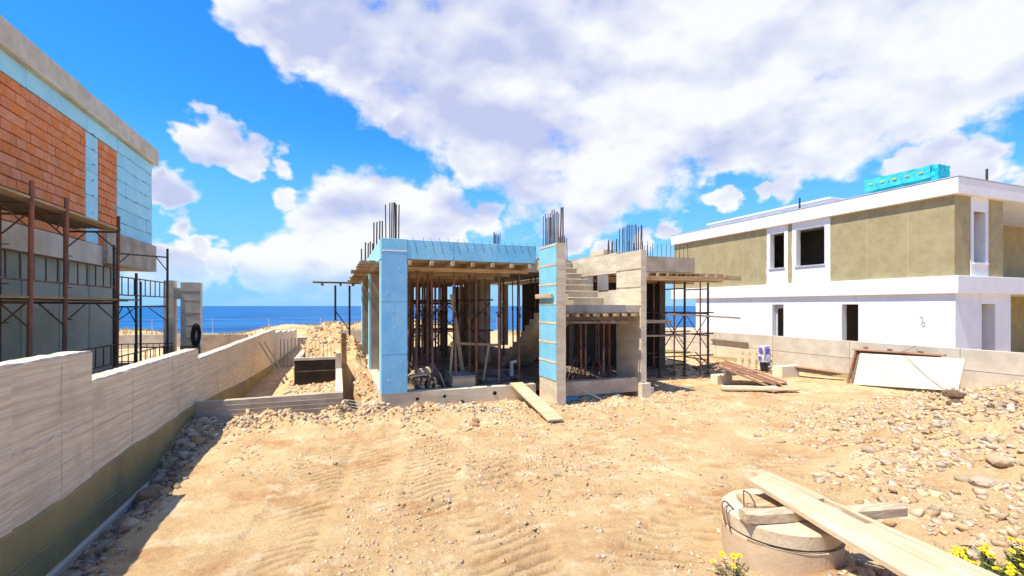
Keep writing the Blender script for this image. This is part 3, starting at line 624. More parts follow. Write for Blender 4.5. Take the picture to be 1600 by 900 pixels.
def far_left_bits():
    for (x0, x1, y0, y1, z, lab) in ((-6.6, -4.35, 27.0, 27.2, .74, 'low grey concrete wall behind the gateway'), (-9.5, -5.2, 17.6, 17.8, .42, 'low concrete kerb wall between scaffold and gateway'),
                                     (-1.9, .3, 25.2, 25.4, .62, 'low grey wall beyond the sand heap'), (.0, 6, 29.2, 29.4, .75, 'pale wall end seen past the left corner of the frame'),
                                     (-14, -7, 33, 33.2, .5, 'low wall across the dry grass far left')):
        solo('low_wall', MB().roughbox(x0, x1, y0, y1, -.3, z, .25, .006), 'concrete' if y0 < 28 else 'pale_concrete', lab, 'wall')
    t = thing('picket_railing', (-6.2, 17.4, 0), 'thin black picket railing behind the black scaffold bay', 'railing')
    for z in (.48, 1.02): rod(t, 'rail', (-7.6, 17.5, z), (-4.9, 17.5, z), .014, 'dark_steel')
    for k in range(17): rod(t, 'picket', (-7.5+.16*k, 17.5, -.1 if k % 8 == 0 else .48), (-7.5+.16*k, 17.5, 1.02), .010, 'dark_steel')
    t = thing('wire_fence', (0, 44, 0), 'thin wire fence on posts along the shore', 'fence')
    for k in range(14):
        x = -26+4.1*k; rod(t, 'post', (x, 44, -.5), (x, 44, 1.15), .03, 'grey_pipe', 6)
    for z in (.45, .8, 1.1): rod(t, 'wire', (-26, 44, z), (27.3, 44, z), .006, 'grey_pipe', 4)
far_left_bits()

# ------------------------------------------------------------------ planter trench in front of the wall
def trench():
    t = thing('planter_wall', (-1.2, 10.2, 0), 'low board-marked concrete planter wall crossing from the boundary wall to the blue column', 'wall')
    part(t, 'cross_wall', MB().roughbox(-2.49, .10, 10.06, 10.24, -.5, .43, .1, .006, top=lambda x, y: .40+.03*(x+2.5)/2.6), 'concrete')
    for z in (.13, .22, .31): bx(t, 'board_ridge', -2.4, .09, 10.052, 10.066, z, z+.010, 'concrete', .003)
    part(t, 'return_wall', MB().roughbox(-.05, .10, 10.245, 14.0, -.9, .42, .15, .006), 'pale_concrete')
    part(t, 'return_wall', MB().roughbox(-.06, .09, 14.005, 16.6, -.9, .86, .15, .006, top=lambda x, y: .86-.09*(y-14)), 'pale_concrete')
    t2 = thing('tank_wall', (-.6, 14.2, 0), 'concrete box wall, shade painted dark on its face, inside the planter with starter bars on top', 'wall')
    part(t2, 'wall_face', MB().roughbox(-1.14, -.065, 14.16, 14.30, -.4, .67, .15, .004), 'shaded_wall_face')
    part(t2, 'coping', MB().roughbox(-1.15, -.062, 14.14, 14.32, .672, .74, .12, .006), 'pale_concrete')
    part(t2, 'side_wall', MB().roughbox(-1.15, -1.0, 14.325, 17.2, -.4, .72, .15, .005), 'pale_concrete')
    rod(t2, 'tie_rod', (-1.1, 14.15, .36), (-.08, 14.15, .37), .007, 'rust', 6)
    for k in range(9): rod(t2, 'starter_bar', (-.98+.1*k, 14.24, .70), (-.98+.1*k+rnd(-.02, .02), 14.26, 1.12+rnd(-.06, .06)), .006, 'rebar_steel', 5)
    t3 = thing('rebar_bundle', (.25, 10.5, -.1), 'thin steel bars poking from the planter wall across the narrow trench', 'rebar')
    for k in range(6):
        z = .28-.055*k; rod(t3, 'bar', (-.02, 10.30+.02*k, z), (.62, 10.02-.05*k+rnd(-.03, .03), z-.12), .007, 'grey_pipe', 5)
    for k, (x, y, z) in enumerate(((-1.45, 15.6, .05), (-1.32, 15.8, .02))):
        m = MB().tube((x, y, z-.35), (x-.95, y+1.3, z+.98), .022, 7)
        solo('loose_pole', m, 'dark_steel', ('left', 'right')[k]+' one of two dark steel poles leaning on the boundary wall', 'pole')
    t4 = thing('sheet_piles', (-1.6, 20, 0), 'grey upright shuttering boards at the far end of the planter', 'shuttering')
    for k in range(9): bar(t4, 'board', (-2.3+.14*k, 22.0, -.6), (-2.3+.14*k, 22.0, .78+rnd(-.05, .05)), .13, .03, 'grey_ply', roll=0)
    for i, (x, y) in enumerate(((-1.0, 19.6), (-.55, 20.6), (-.95, 22.6))):
        solo('concrete_post', MB().roughbox(x, x+.2, y, y+.2, -.2, 1.05+.1*i, .1, .008), 'lit_concrete', ('nearest', 'middle', 'farthest')[i]+' of three short concrete posts behind the sand heap', 'post')
trench()

# ------------------------------------------------------------------ the concrete frame in the middle
ZS, ZT, ZF = 3.21, 3.62, .31
def frame_house():
    t = thing('concrete_frame_house', (4, 14, 0), 'half built concrete frame house with blue foam edges, stairs and rusty rebar in the centre', 'house')
    F = 10.13
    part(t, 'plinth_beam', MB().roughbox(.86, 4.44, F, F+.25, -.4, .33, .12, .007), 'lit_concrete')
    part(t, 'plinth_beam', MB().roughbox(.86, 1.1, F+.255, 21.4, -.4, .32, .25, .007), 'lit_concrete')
    part(t, 'plinth_beam', MB().roughbox(4.68, 6.82, 9.38, 9.62, .13, .46, .12, .006), 'concrete')
    bx(t, 'foam_strip', 4.72, 6.35, 9.46, 9.56, -.12, .10, 'blue_foam')
    for (x, z, r, m) in ((1.62, .17, .035, 'dark_hole'), (2.22, .19, .042, 'blue_pipe'), (3.40, .18, .045, 'dark_hole'), (2.62, .02, .05, 'dark_hole')):
        part(t, 'sleeve', MB().tube((x, F-.012, z), (x, F+.1, z), r, 12), m)
        part(t, 'sleeve_bore', MB().tube((x, F-.015, z), (x, F+.02, z), r*.72, 10), 'dark_hole')  # solid dark plug, shade of the bore put into its colour
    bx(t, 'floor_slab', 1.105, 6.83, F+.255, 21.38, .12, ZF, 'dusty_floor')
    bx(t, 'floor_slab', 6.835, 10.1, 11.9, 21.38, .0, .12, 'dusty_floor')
    part(t, 'roof_slab', MB().cells(1, 0, 0, 0, 0, 0, 0, []) .box(.90, 4.44, F+.03, 21.4, ZS, ZT, .01), 'concrete')
    part(t, 'roof_slab', MB().box(4.445, 6.80, 12.75, 21.4, ZS, ZT, .01), 'concrete')
    part(t, 'roof_slab', MB().roughbox(7.01, 10.25, 11.25, 21.4, 3.22, 3.67, .3, .008), 'concrete')
    # columns: (x0,x1,y0,y1)
    for (x0, x1, y0, y1) in ((.93, 1.38, F+.06, F+.36), (.93, 1.35, 14.2, 14.55), (.93, 1.35, 18.6, 18.95), (4.4, 4.75, 14.6, 14.95), (4.6, 5.2, 16.4, 16.7), (5.6, 5.95, 20.9, 21.25), (2.9, 3.2, 20.9, 21.25), (7.4, 7.7, 20.9, 21.25)):
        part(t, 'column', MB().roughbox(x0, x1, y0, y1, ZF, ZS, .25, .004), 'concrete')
    part(t, 'side_wall', MB().roughbox(10.0, 10.2, 12.55, 18.5, ZF-.3, 3.215, .3, .005), 'shaded_interior_wall')
    part(t, 'stair_core_wall', MB().roughbox(7.02, 9.99, 14.6, 14.75, .1, 3.215, .3, .005), 'shaded_interior_wall')
    part(t, 'stair_core_wall', MB().roughbox(6.85, 7.0, 13.01, 17.0, .1, 3.06, .3, .005), 'shaded_interior_wall')
    # foam on the corner column and the slab edge
    for z0, z1 in ((.32, 1.15), (1.155, 2.28), (2.285, 3.36)):
        bx(t, 'foam_panel', .86, 1.40, F-.045, F+.055, z0, z1, 'blue_foam_upright', .006); 
        bx(t, 'foam_panel', .85, .925, F+.06, F+.36, z0, z1, 'pale_foam', .004)  # sunward side takes the paler foam, sunlight put into the colour
    for (x, z) in ((1.0, .62), (1.27, 1.0), (1.12, 1.75), (.98, 2.5), (1.22, 3.0), (1.1, 2.1)): part(t, 'fixing_washer', MB().tube((x, F-.052, z), (x, F-.04, z), .016, 10), 'pale_foam')
    bx(t, 'joint_tape', .862, 1.40, F-.05, F+.02, 3.364, 3.392, 'white_paint', .002)
    bx(t, 'foam_panel', .86, 1.40, F-.045, F+.025, 3.396, 3.64, 'blue_foam', .005)
    for a, b in ((1.404, 2.42), (2.424, 3.45), (3.454, 4.43)):
        bx(t, 'foam_panel', a, b, F-.03+rnd(-.003, .003), F+.025, 3.215, 3.635, 'blue_foam', .005)
    y = F-.04
    while y < 21.3:
        b = min(21.4, y+1.25); bx(t, 'foam_panel', .84, .895, y, b-.006, 3.2, 3.63, 'pale_foam', .004); y = b  # slab edge facing the sun, its brightness painted by the paler foam
    for y in (14.2, 18.6): bx(t, 'foam_panel', .86, .925, y, y+.35, ZF, ZS-.01, 'pale_foam', .004)
    for k in range(16):
        x = 1.55+.19*k; rod(t, 'tie_wire', (x, F-.035, 3.62), (x+.07, F-.037, 3.36+rnd(-.05, .1)), .003, 'dark_steel', 4); rod(t, 'tie_wire', (x, F-.02, 3.63), (x+rnd(-.05, .05), F, 3.70), .005, 'dark_steel', 4)
    # first stair wall: concrete with foam strips on its left face
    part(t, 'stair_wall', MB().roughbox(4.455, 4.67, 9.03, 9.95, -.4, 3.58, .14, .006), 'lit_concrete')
    z = .56
    for k in range(7):
        h = .425; bx(t, 'foam_panel', 4.44, 4.452, 9.04, 9.94, z, z+h-.052, 'blue_foam', .003); bx(t, 'mortar_strip', 4.434, 4.453, 9.035, 9.945, z+h-.049, z+h+.002, 'lit_concrete', .003); z += h+.005
    bar(t, 'timber_cleat', (4.395, 9.15, 2.42), (4.395, 10.02, 2.42), .05, .1, 'pale_plank')
    # second stair wall, its beam and sill
    part(t, 'stair_wall', MB().roughbox(6.84, 7.0, 9.30, 10.35, -.4, 3.56, .14, .006), 'lit_concrete')
    part(t, 'stair_beam', MB().roughbox(6.84, 7.0, 10.355, 14.5, 3.07, 3.60, .15, .010), 'lit_concrete')
    part(t, 'stair_sill', MB().roughbox(6.86, 6.99, 10.355, 13.0, 2.0, 2.62, .15, .006), 'pale_concrete')
    for z in (2.20, 2.66, 3.10): bx(t, 'pour_joint', 6.826, 6.842, 9.31, 10.34, z, z+.022, 'concrete', .003)
    part(t, 'block', MB().roughbox(6.80, 7.05, 9.20, 9.45, -.3, .34, .12, .008), 'lit_concrete')
    part(t, 'block', MB().roughbox(7.0, 7.16, 9.22, 9.36, .05, .22, .1, .006), 'pale_concrete')
    for y in (10.75, 11.55): bar(t, 'window_panel', (6.85, y, 2.84), (6.85, y+.55, 2.84), .02, .42, 'grey_ply')
    # landing and flights
    part(t, 'landing', MB().roughbox(4.675, 6.83, 9.36, 10.42, 2.05, 2.22, .2, .004), 'pale_concrete')
    bx(t, 'landing_edge', 4.70, 6.42, 9.315, 9.355, 2.045, 2.225, 'grey_ply')
    rise, run, n = .175, .29, 8
    poly = [(10.425, 2.05)]
    for k in range(n): poly += [(10.425+run*k, 2.22+rise*k+(rise if True else 0)), (10.425+run*(k+1), 2.22+rise*(k+1))]
    poly = [(10.425, 2.225)]+poly[1:]+[(10.425+run*n, 3.3), (10.425+run*.6, 2.05)]
    part(t, 'stair_flight', MB().prism(poly, 0, 5.62, 6.5), 'concrete')
    for k in range(n):
        bx(t, 'tread', 5.60, 6.52, 10.40+run*k, 10.425+run*(k+1), 2.222+rise*(k+1), 2.25+rise*(k+1), 'pale_concrete', .004)
    poly = [(10.43, 2.04), (10.43, 1.85), (13.3, .32), (13.6, .32)]
    for k in range(10): poly += [(13.6-.3*k-.0, .32+.17*(k+1)), (13.6-.3*(k+1), .32+.17*(k+1))]
    part(t, 'stair_flight', MB().prism([p for p in poly], 0, 4.72, 5.60), 'concrete')
    # starter bars
    def bars(pts, z0, z1, r=.011):
        for (x, y) in pts:
            lean = (rnd(-.015, .015), rnd(-.02, .02)); rod(t, 'starter_bar', (x, y, z0), (x+lean[0], y+lean[1], z1+rnd(-.10, .03)), r, 'rebar_steel', 6)
    bars([(.97, 10.25), (1.05, 10.26), (1.10, 10.40), (1.16, 10.25), (1.24, 10.30), (1.12, 10.26), (1.20, 10.42)], 3.5, 4.46, .014)
    bars([(1.0, 14.3), (1.08, 14.35), (1.16, 14.3), (1.25, 14.4)], 3.5, 4.75, .022)
    bars([(1.0, 18.7), (1.1, 18.8), (1.18, 18.7), (1.28, 18.8), (.95, 20.9), (1.1, 21)], 3.5, 4.7, .028)
    bars([(4.50+.12*(k % 2), 9.10+.062*k) for k in range(14)], 3.5, 4.33, .011)
    bars([(4.62, 9.06), (4.56, 9.07)], 3.5, 4.38, .016)
    bars([(6.45+.05*k, 12.95+.05*(k % 2)) for k in range(7)], 3.5, 4.42, .013)
    bars([(5.65+.05*k, 17.0+.02*k) for k in range(7)], 3.5, 5.05, .015)
    bars([(6.87+.10*(k % 2), 9.36+.075*k) for k in range(13)], 3.5, 4.26, .012)
    bars([(6.87+.10*(k % 2), 10.42+.1*k) for k in range(6)], 3.5, 3.98, .011)
    bars([(7.25+.165*k, 11.32) for k in range(18)], 3.6, 4.10, .008)
    bars([(9.6+.12*k, 13.5) for k in range(7)], 3.6, 4.4, .010)
    part(t, 'roof_upstand', MB().roughbox(7.02, 7.35, 11.26, 12.0, 3.672, 3.80, .15, .01), 'lit_concrete')
    return t
frame_house()

def formwork():
    t = thing('slab_formwork', (2.6, 15, 3.0), 'timber formwork of plywood and joists under the main roof slab', 'formwork')
    for i in range(3):
        for j in range(5):
            bx(t, 'plywood_sheet', 1.0+1.14*i, 2.135+1.14*i, 10.17+2.24*j, 12.40+2.24*j, 3.185, 3.207, 'plywood', .002)
    for k in range(7):
        x = 1.45+.47*k; bar(t, 'joist', (x, 10.02+rnd(-.05, .05), 3.135), (x+rnd(-.04, .04), 21.3, 3.135), .075, .095, 'timber')
    for k in range(8):
        y = 10.62+1.35*k; bar(t, 'bearer', (1.05, y, 3.04), (4.42, y+rnd(-.05, .05), 3.04), .08, .09, 'timber')
    for k in range(16):
        y = 10.5+.66*k; bar(t, 'edge_joist', (.40+rnd(-.08, .06), y, 3.145), (1.38, y, 3.145), .08, .06, 'timber')
    for x in (.52, .70): bar(t, 'edge_board', (x, 10.45, 3.185), (x, 21.0, 3.185), .13, .02, 'timber')
    t = thing('landing_formwork', (5.7, 9.8, 1.9), 'timber joists and boards under the stair landing', 'formwork')
    bx(t, 'plywood_sheet', 4.69, 6.80, 9.33, 10.40, 2.022, 2.044, 'plywood', .002)
    for k in range(8): x = 4.80+.26*k; bar(t, 'joist', (x, 9.22+rnd(-.05, .03), 1.985), (x, 10.35, 1.985), .09, .065, 'timber')
    bar(t, 'bearer', (4.69, 9.36, 1.90), (6.62, 9.36, 1.90), .07, .10, 'old_timber'); bar(t, 'bearer', (4.69, 10.1, 1.90), (6.8, 10.1, 1.90), .07, .10, 'old_timber')
    bar(t, 'bearer', (4.9, 9.28, 1.83), (6.5, 9.28, 1.80), .05, .05, 'old_timber')
    t = thing('side_deck', (9.3, 12, 3.0), 'timber deck of bearers and boards sticking out at the right of the frame', 'deck')
    for k in range(7): y = 11.15+.30*k; bar(t, 'board', (7.05+rnd(0, .1), y, 3.175), (10.6+rnd(-.2, .6), y+rnd(-.05, .05), 3.165), .2, .03, 'timber')
    for k in range(12): x = 7.25+.36*k; bar(t, 'joist', (x, 11.02+rnd(-.1, .06), 3.10), (x+rnd(-.05, .05), 12.95, 3.10), .08, .10, 'timber')
    for y in (11.5, 12.75): bar(t, 'bearer', (7.1, y, 3.0), (11.55, y, 3.0), .08, .10, 'timber')
    bar(t, 'edge_bearer', (7.6, 11.0, 2.99), (11.1, 10.97, 3.03), .04, .12, 'timber'); bar(t, 'edge_bearer', (10.2, 11.06, 3.10), (11.85, 11.02, 3.06), .05, .13, 'timber')
    t = thing('corner_deck', (0, 20.4, 3.0), 'small timber deck jutting left at the back corner of the frame', 'deck')
    for k in range(4): bar(t, 'board', (-.95, 20.0+.24*k, 3.16), (.85, 20.0+.24*k, 3.16), .2, .03, 'old_timber')
    for x in (-.6, .1, .6): bar(t, 'joist', (x, 19.9, 3.09), (x, 20.9, 3.09), .08, .10, 'old_timber')
    for x, y in ((-.1, 20.2), (.45, 20.2), (-.1, 20.8)): rod(t, 'leg', (x, y, -.1), (x, y, 3.04), .04, 'dark_steel')
    rod(t, 'brace', (-.1, 20.2, 2.0), (.45, 20.2, 1.2), .02, 'dark_steel')
formwork()

# ------------------------------------------------------------------ shoring props, each one a thing
def props():
    proto = {}
    def make(zlen, kind):
        a, b = ('rust', 'rust_orange') if kind else ('rust_orange', 'rust')
        low = MB().tube((0, 0, .008), (0, 0, zlen*.62), .030, 8); inn = MB().tube((0, 0, zlen*.62), (0, 0, zlen-.006), .023, 8)
        col = MB().tube((0, 0, zlen*.6), (0, 0, zlen*.6+.09), .042, 8); col.tube((-.09, 0, zlen*.62+.06), (.09, 0, zlen*.62+.06), .009, 5)
        pl = MB().box(-.06, .06, -.06, .06, 0, .008); hd = MB().box(-.06, .06, -.06, .06, zlen-.006, zlen)
        return [('outer_tube', low.mesh('outer_tube', 'rust')), ('inner_tube', inn.mesh('inner_tube', a)), ('collar', col.mesh('collar', 'dark_steel')), ('base_plate', pl.mesh('base_plate', 'rust')), ('head_plate', hd.mesh('head_plate', 'rust'))]
    def place(x, y, z0, z1, label, group, lean=0):
        k = (round(z1-z0, 2), random.random() < .5)
        if k not in proto: proto[k] = make(z1-z0, k[1])
        o = thing('shoring_prop', (x, y, z0), label, 'prop', group)
        o.rotation_euler = (rnd(-.012, .012)+lean, rnd(-.012, .012), rnd(0, 6.28))
        for nm, me in proto[k]:
            c = bpy.data.objects.new(nm, me); COL.objects.link(c); c.parent = o
    for i, x in enumerate((1.66, 2.05, 2.60, 3.10, 3.67, 4.20)):
        place(x, 10.62, ZF, 2.995, ('first', 'second', 'third', 'fourth', 'fifth', 'sixth')[i]+' rusty prop from the blue column in the front row under the slab', 'front row of props')
    for j in range(8):
        if j > 4: continue
        for i in range(6):
            if j == 0 and i in (2, 4): continue
            place(1.55+.52*i+rnd(-.12, .12), 11.45+1.22*j+rnd(-.2, .2), ZF, 2.995, 'rusty prop in the '+('second', 'third', 'fourth', 'fifth', 'sixth')[j]+' row from the front under the main slab', 'props inside the main bay')
    for i in range(6): place(4.9+.31*i+rnd(-.05, .05), 9.85+.3*(i % 2), ZF-.25, 1.86, 'short rusty prop under the stair landing', 'props under the landing')
    for j in range(4):
        for i in range(4): place(5.0+.55*i, 13.9+1.7*j+rnd(-.2, .2), ZF, 3.19, 'dark prop far inside behind the stairs', 'props behind the stairs')
    for j in range(3):
        for i in range(4): place(7.35+.62*i+rnd(-.1, .1), 12.0+1.5*j+rnd(-.2, .2), ZF, 2.94 if j == 0 else 3.2, 'dark prop inside the right wing behind the scaffold tower', 'props in the right wing')
    for j in range(4):
        for i in range(9): place(1.45+.36*i+rnd(-.1, .1), 17.2+1.0*j+rnd(-.15, .15), ZF, 2.995, 'dark prop at the far back of the main bay against the light', 'props at the back')
    for y in (11.3, 12.5, 13.4, 15.6, 16.8): place(1.2+rnd(-.05, .05), y, ZF, 3.09, 'rusty prop along the open left side of the frame', 'props along the left side')
props()

def inside_things():
    def ply(name, lab, pts, w, h, m, cat): return solo(name, MB().bar(pts[0], pts[1], w, h), m, lab, cat)
    # log and offcut pile
    for k in range(16):
        x0 = 1.62+.09*(k % 6)+rnd(-.03, .03)
        z = ZF+.05+.085*(k//6); m = MB().tube((x0+.02, 10.52+rnd(-.08, .05), z), (x0+rnd(-.06, .1), 11.15, z+.01), .042, 8)
        solo('timber_offcut', m, 'weathered_wood' if k % 3 else 'old_timber', 'short timber offcut in the heap beside the blue column', 'timber', 'timber offcuts by the blue column')
    for k in range(5): bar_t = solo('timber_offcut', MB().bar((1.5+.03*k, 10.50+.05*k, ZF+.30+.02*k), (2.05, 10.75+.1*k, ZF+.32+.02*k), .12, .03), 'pale_plank', 'flat board end on top of the offcut heap', 'timber', 'flat boards on the offcut heap')
    # neat ply stack
    t = thing('board_stack', (2.85, 10.75, ZF), 'small neat stack of pale boards on the slab edge', 'board stack')
    for k in range(5): bx(t, 'board', 2.48+rnd(-.01, .01), 3.03+rnd(-.01, .01), 10.45+rnd(-.02, .02), 11.25, ZF+.01+.05*k, ZF+.055+.05*k, 'pale_plank' if k < 4 else 'grey_ply', .004)
    solo('leaning_board', MB().add([(2.30, 10.48, ZF+.01), (2.33, 10.48, ZF+.01), (2.33, 11.3, ZF+.01), (2.30, 11.3, ZF+.01), (2.18, 10.5, ZF+.34), (2.21, 10.5, ZF+.34), (2.16, 11.3, ZF+.55), (2.13, 11.3, ZF+.55)], [(0, 1, 2, 3), (4, 5, 6, 7), (0, 1, 5, 4), (1, 2, 6, 5), (2, 3, 7, 6), (3, 0, 4, 7)]), 'grey_ply', 'grey board standing on edge between offcuts and board stack', 'board')
    solo('plywood_sheet', MB().bar((3.45, 11.4, ZF+.03), (4.45, 11.5, ZF+.03), .9, .02), 'grey_ply', 'grey plywood sheet lying on the slab near the leaning ramp plank', 'plywood')
    solo('plywood_sheet', MB().bar((3.6, 12.5, ZF+.03), (4.6, 12.2, ZF+.05), .8, .02), 'grey_ply', 'grey plywood sheet lying deeper inside behind the first', 'plywood')
    solo('loose_beam', MB().bar((2.55, 12.3, ZF+.05), (3.2, 10.9, ZF+.05), .1, .07), 'old_timber', 'dark beam lying on the slab behind the board stack', 'timber')
    solo('loose_beam', MB().bar((3.0, 12.7, ZF+.32), (3.35, 10.8, ZF+.05), .12, .05), 'old_timber', 'dark plank sloping on the slab right of the board stack', 'timber')
    t = thing('back_shutters', (3, 21.2, ZF), 'dark upright shutter boards closing most of the back of the main bay', 'shuttering')
    for x in (1.42, 1.66, 2.3, 3.3, 3.78, 4.5, 5.1, 5.34): part(t, 'board', MB().box(x, x+.22, 21.1+rnd(0, .05), 21.16+rnd(0, .05), ZF, 3.1, .005), 'old_timber')
    for z in (1.1, 2.3): bar(t, 'waling', (1.4, 21.05, z), (5.6, 21.05, z), .05, .08, 'old_timber')
    t = thing('brace_tubes', (2.8, 15, ZF), 'dark tubes bracing the props crosswise inside the main bay', 'bracing')
    for y in (13.2, 15.6, 18.1):
        for z in (1.45, 2.35): rod(t, 'tube', (1.35, y, z), (4.4, y+.05, z+rnd(-.05, .05)), .02, 'dark_steel')
        for a, b in ((1.5, 2.9), (2.9, 4.3)): rod(t, 'tube', (a, y+.06, .9), (b, y+.06, 2.3), .016, 'dark_steel'); rod(t, 'tube', (b, y-.06, .9), (a, y-.06, 2.3), .016, 'dark_steel')
    for k in range(34):
        x, y = rnd(1.5, 4.3), 11.3+rnd(0, 5.5); a = rnd(-.9, .9); L_ = rnd(.4, 1.2)
        solo('floor_timber', MB().bar((x-L_*.5*math.sin(a), y-L_*.5*math.cos(a), ZF+.02+.03*(k % 3)), (x+L_*.5*math.sin(a), y+L_*.5*math.cos(a), ZF+.03+.05*(k % 3)), rnd(.07, .16), .03), 'old_timber' if k % 3 else 'timber', 'loose board end strewn on the dusty slab among the props', 'timber', 'boards strewn on the slab')
    solo('diagonal_timber', MB().bar((3.05, 11.6, ZF+.0), (2.75, 11.7, 2.5), .09, .09), 'timber', 'thick timber prop leaning among the steel props', 'timber')
    t = thing('timber_trestle', (3.1, 10.9, ZF), 'rough timber rail nailed across two slanted legs behind the front props', 'trestle')
    bar(t, 'rail', (2.55, 10.95, 1.30), (3.75, 10.9, 1.22), .07, .06, 'timber')
    bar(t, 'leg', (3.35, 10.92, ZF), (3.5, 10.92, 1.22), .07, .05, 'timber'); bar(t, 'leg', (2.52, 10.98, ZF), (2.6, 10.98, 1.26), .07, .05, 'timber')
    solo('white_pipe', MB().tube((4.22, 11.2, ZF), (4.22, 11.2, ZF+.45), .05, 10).tube((4.22, 11.2, ZF+.42), (4.35, 11.2, ZF+.45), .045, 10), 'grey_pipe', 'white plastic pipe elbow standing by the stair wall', 'pipe')
    m = MB()
    for k in range(38): 
        a = (5.3+rnd(0, 1.2), 10.2+rnd(-.3, .5), ZF-.15+rnd(0, .1)); m.tube(a, (a[0]+rnd(-.5, .5), a[1]+rnd(-.3, .3), a[2]+rnd(.05, .75)), .012, 4)
    solo('scrap_steel', m, 'rust_orange', 'tangle of rusty bent bars under the stair landing', 'scrap', kind='stuff')
    # ramp plank down from the slab edge
    solo('ramp_plank', MB().bar((3.965, 10.22, .365), (3.86, 7.86, .035), .32, .035), 'pale_plank', 'pale wide plank ramp leaning from the slab edge down to the sand', 'plank')
    solo('fallen_lath', MB().bar((5.0, 9.30, .42), (5.65, 9.10, .05), .02, .02), 'pale_plank', 'thin pale lath leaning on the beam below the landing', 'lath')
inside_things()

# ------------------------------------------------------------------ scaffold tower on the right of the frame
def right_scaffold():
    t = thing('scaffold_tower', (10.2, 12.1, 0), 'dark steel scaffold tower with cross braces under the side deck', 'scaffold')
    xs = (9.25, 10.2, 11.15); yf, yr = 11.65, 12.7
    for x in xs:
        for y in (yf, yr):
            rod(t, 'post', (x, y, .01), (x+rnd(-.02, .02), y, 2.95), .034, 'dark_steel'); part(t, 'base_plate', MB().box(x-.08, x+.08, y-.08, y+.08, H(x, y)-.05, H(x, y)+.03), 'rust')
        for z in (.45, 1.25, 1.95, 2.75): rod(t, 'transom', (x, yf, z), (x, yr, z), .02, 'dark_steel')
    for y in (yf, yr):
        for z in (.62, 1.32, 1.98): rod(t, 'ledger', (9.0, y+.03, z), (11.4, y+.03, z+rnd(-.02, .02)), .02, 'rust' if z < 1 else 'dark_steel')
        for a, b in ((xs[0], xs[1]), (xs[1], xs[2])):
            rod(t, 'cross_brace', (a, y-.03, .75), (b, y-.03, 1.95), .013, 'dark_steel'); rod(t, 'cross_brace', (b, y-.05, .75), (a, y-.05, 1.95), .013, 'dark_steel')
    rod(t, 'slim_post', (9.75, 11.58, .02), (9.75, 11.58, 2.95), .022, 'rust_orange'); rod(t, 'slim_post', (10.75, 11.56, .02), (10.75, 11.56, 2.95), .022, 'rust_orange')
    bar(t, 'rail_board', (7.1, 11.55, 1.75), (9.6, 11.52, 1.72), .03, .10, 'timber'); bar(t, 'rail_board', (9.4, 11.50, 1.96), (12.3, 11.45, 1.80), .04, .05, 'timber')
    bar(t, 'rail_board', (8.4, 11.6, 1.30), (9.9, 11.58, 1.28), .03, .05, 'timber')
    m = solo('steel_bars', MB().tube((10.3, 11.35, .62), (10.75, 10.9, 0.02), .02, 6).tube((10.5, 11.5, .75), (11.0, 10.95, .02), .02, 6), 'dark_steel', 'two dark steel bars leaning at the foot of the scaffold tower', 'steel bars')
    for k, (a, b) in enumerate((((8.0, 11.7, .14), (9.6, 12.2, .12)), ((9.0, 12.9, .10), (11.6, 13.2, .12)), ((11.2, 12.3, .12), (12.9, 12.9, .14)))):
        solo('ground_timber', MB().bar(a, b, .14, .07), 'old_timber', ('dark timber on the ground left under', 'dark timber on the ground behind', 'dark timber on the ground right of')[k]+' the scaffold tower', 'timber')
right_scaffold()

# ------------------------------------------------------------------ boundary wall on the right
def right_wall():
    t = thing('boundary_wall', (14.6, 10, 0), 'pale concrete panel boundary wall in front of the white house', 'wall')
    y = 1.5; k = 0
    while y < 27:
        b = y+2.65
        part(t, 'wall_panel', MB().roughbox(14.5, 14.7, y, b-.012, .62, 1.13, .25, .004), 'pale_concrete' if k else 'lit_concrete')
        part(t, 'wall_panel', MB().roughbox(14.5+rnd(0, .006), 14.7, y, b-.012, -.5, .608, .25, .005), 'lit_concrete' if k % 2 == 0 else 'pale_concrete'); y = b; k += 1
    part(t, 'render_band', MB().roughbox(14.46, 14.498, 1.5, 27, -.5, .14, .4, .006, top=lambda x, y: .16+.02*math.sin(y*2)+.12*(y < 6)), 'olive_render')
    part(t, 'timber_rail', MB().bar((14.44, 13.1, .78), (14.44, 14.9, .80), .05, .08), 'old_timber')
right_wall()

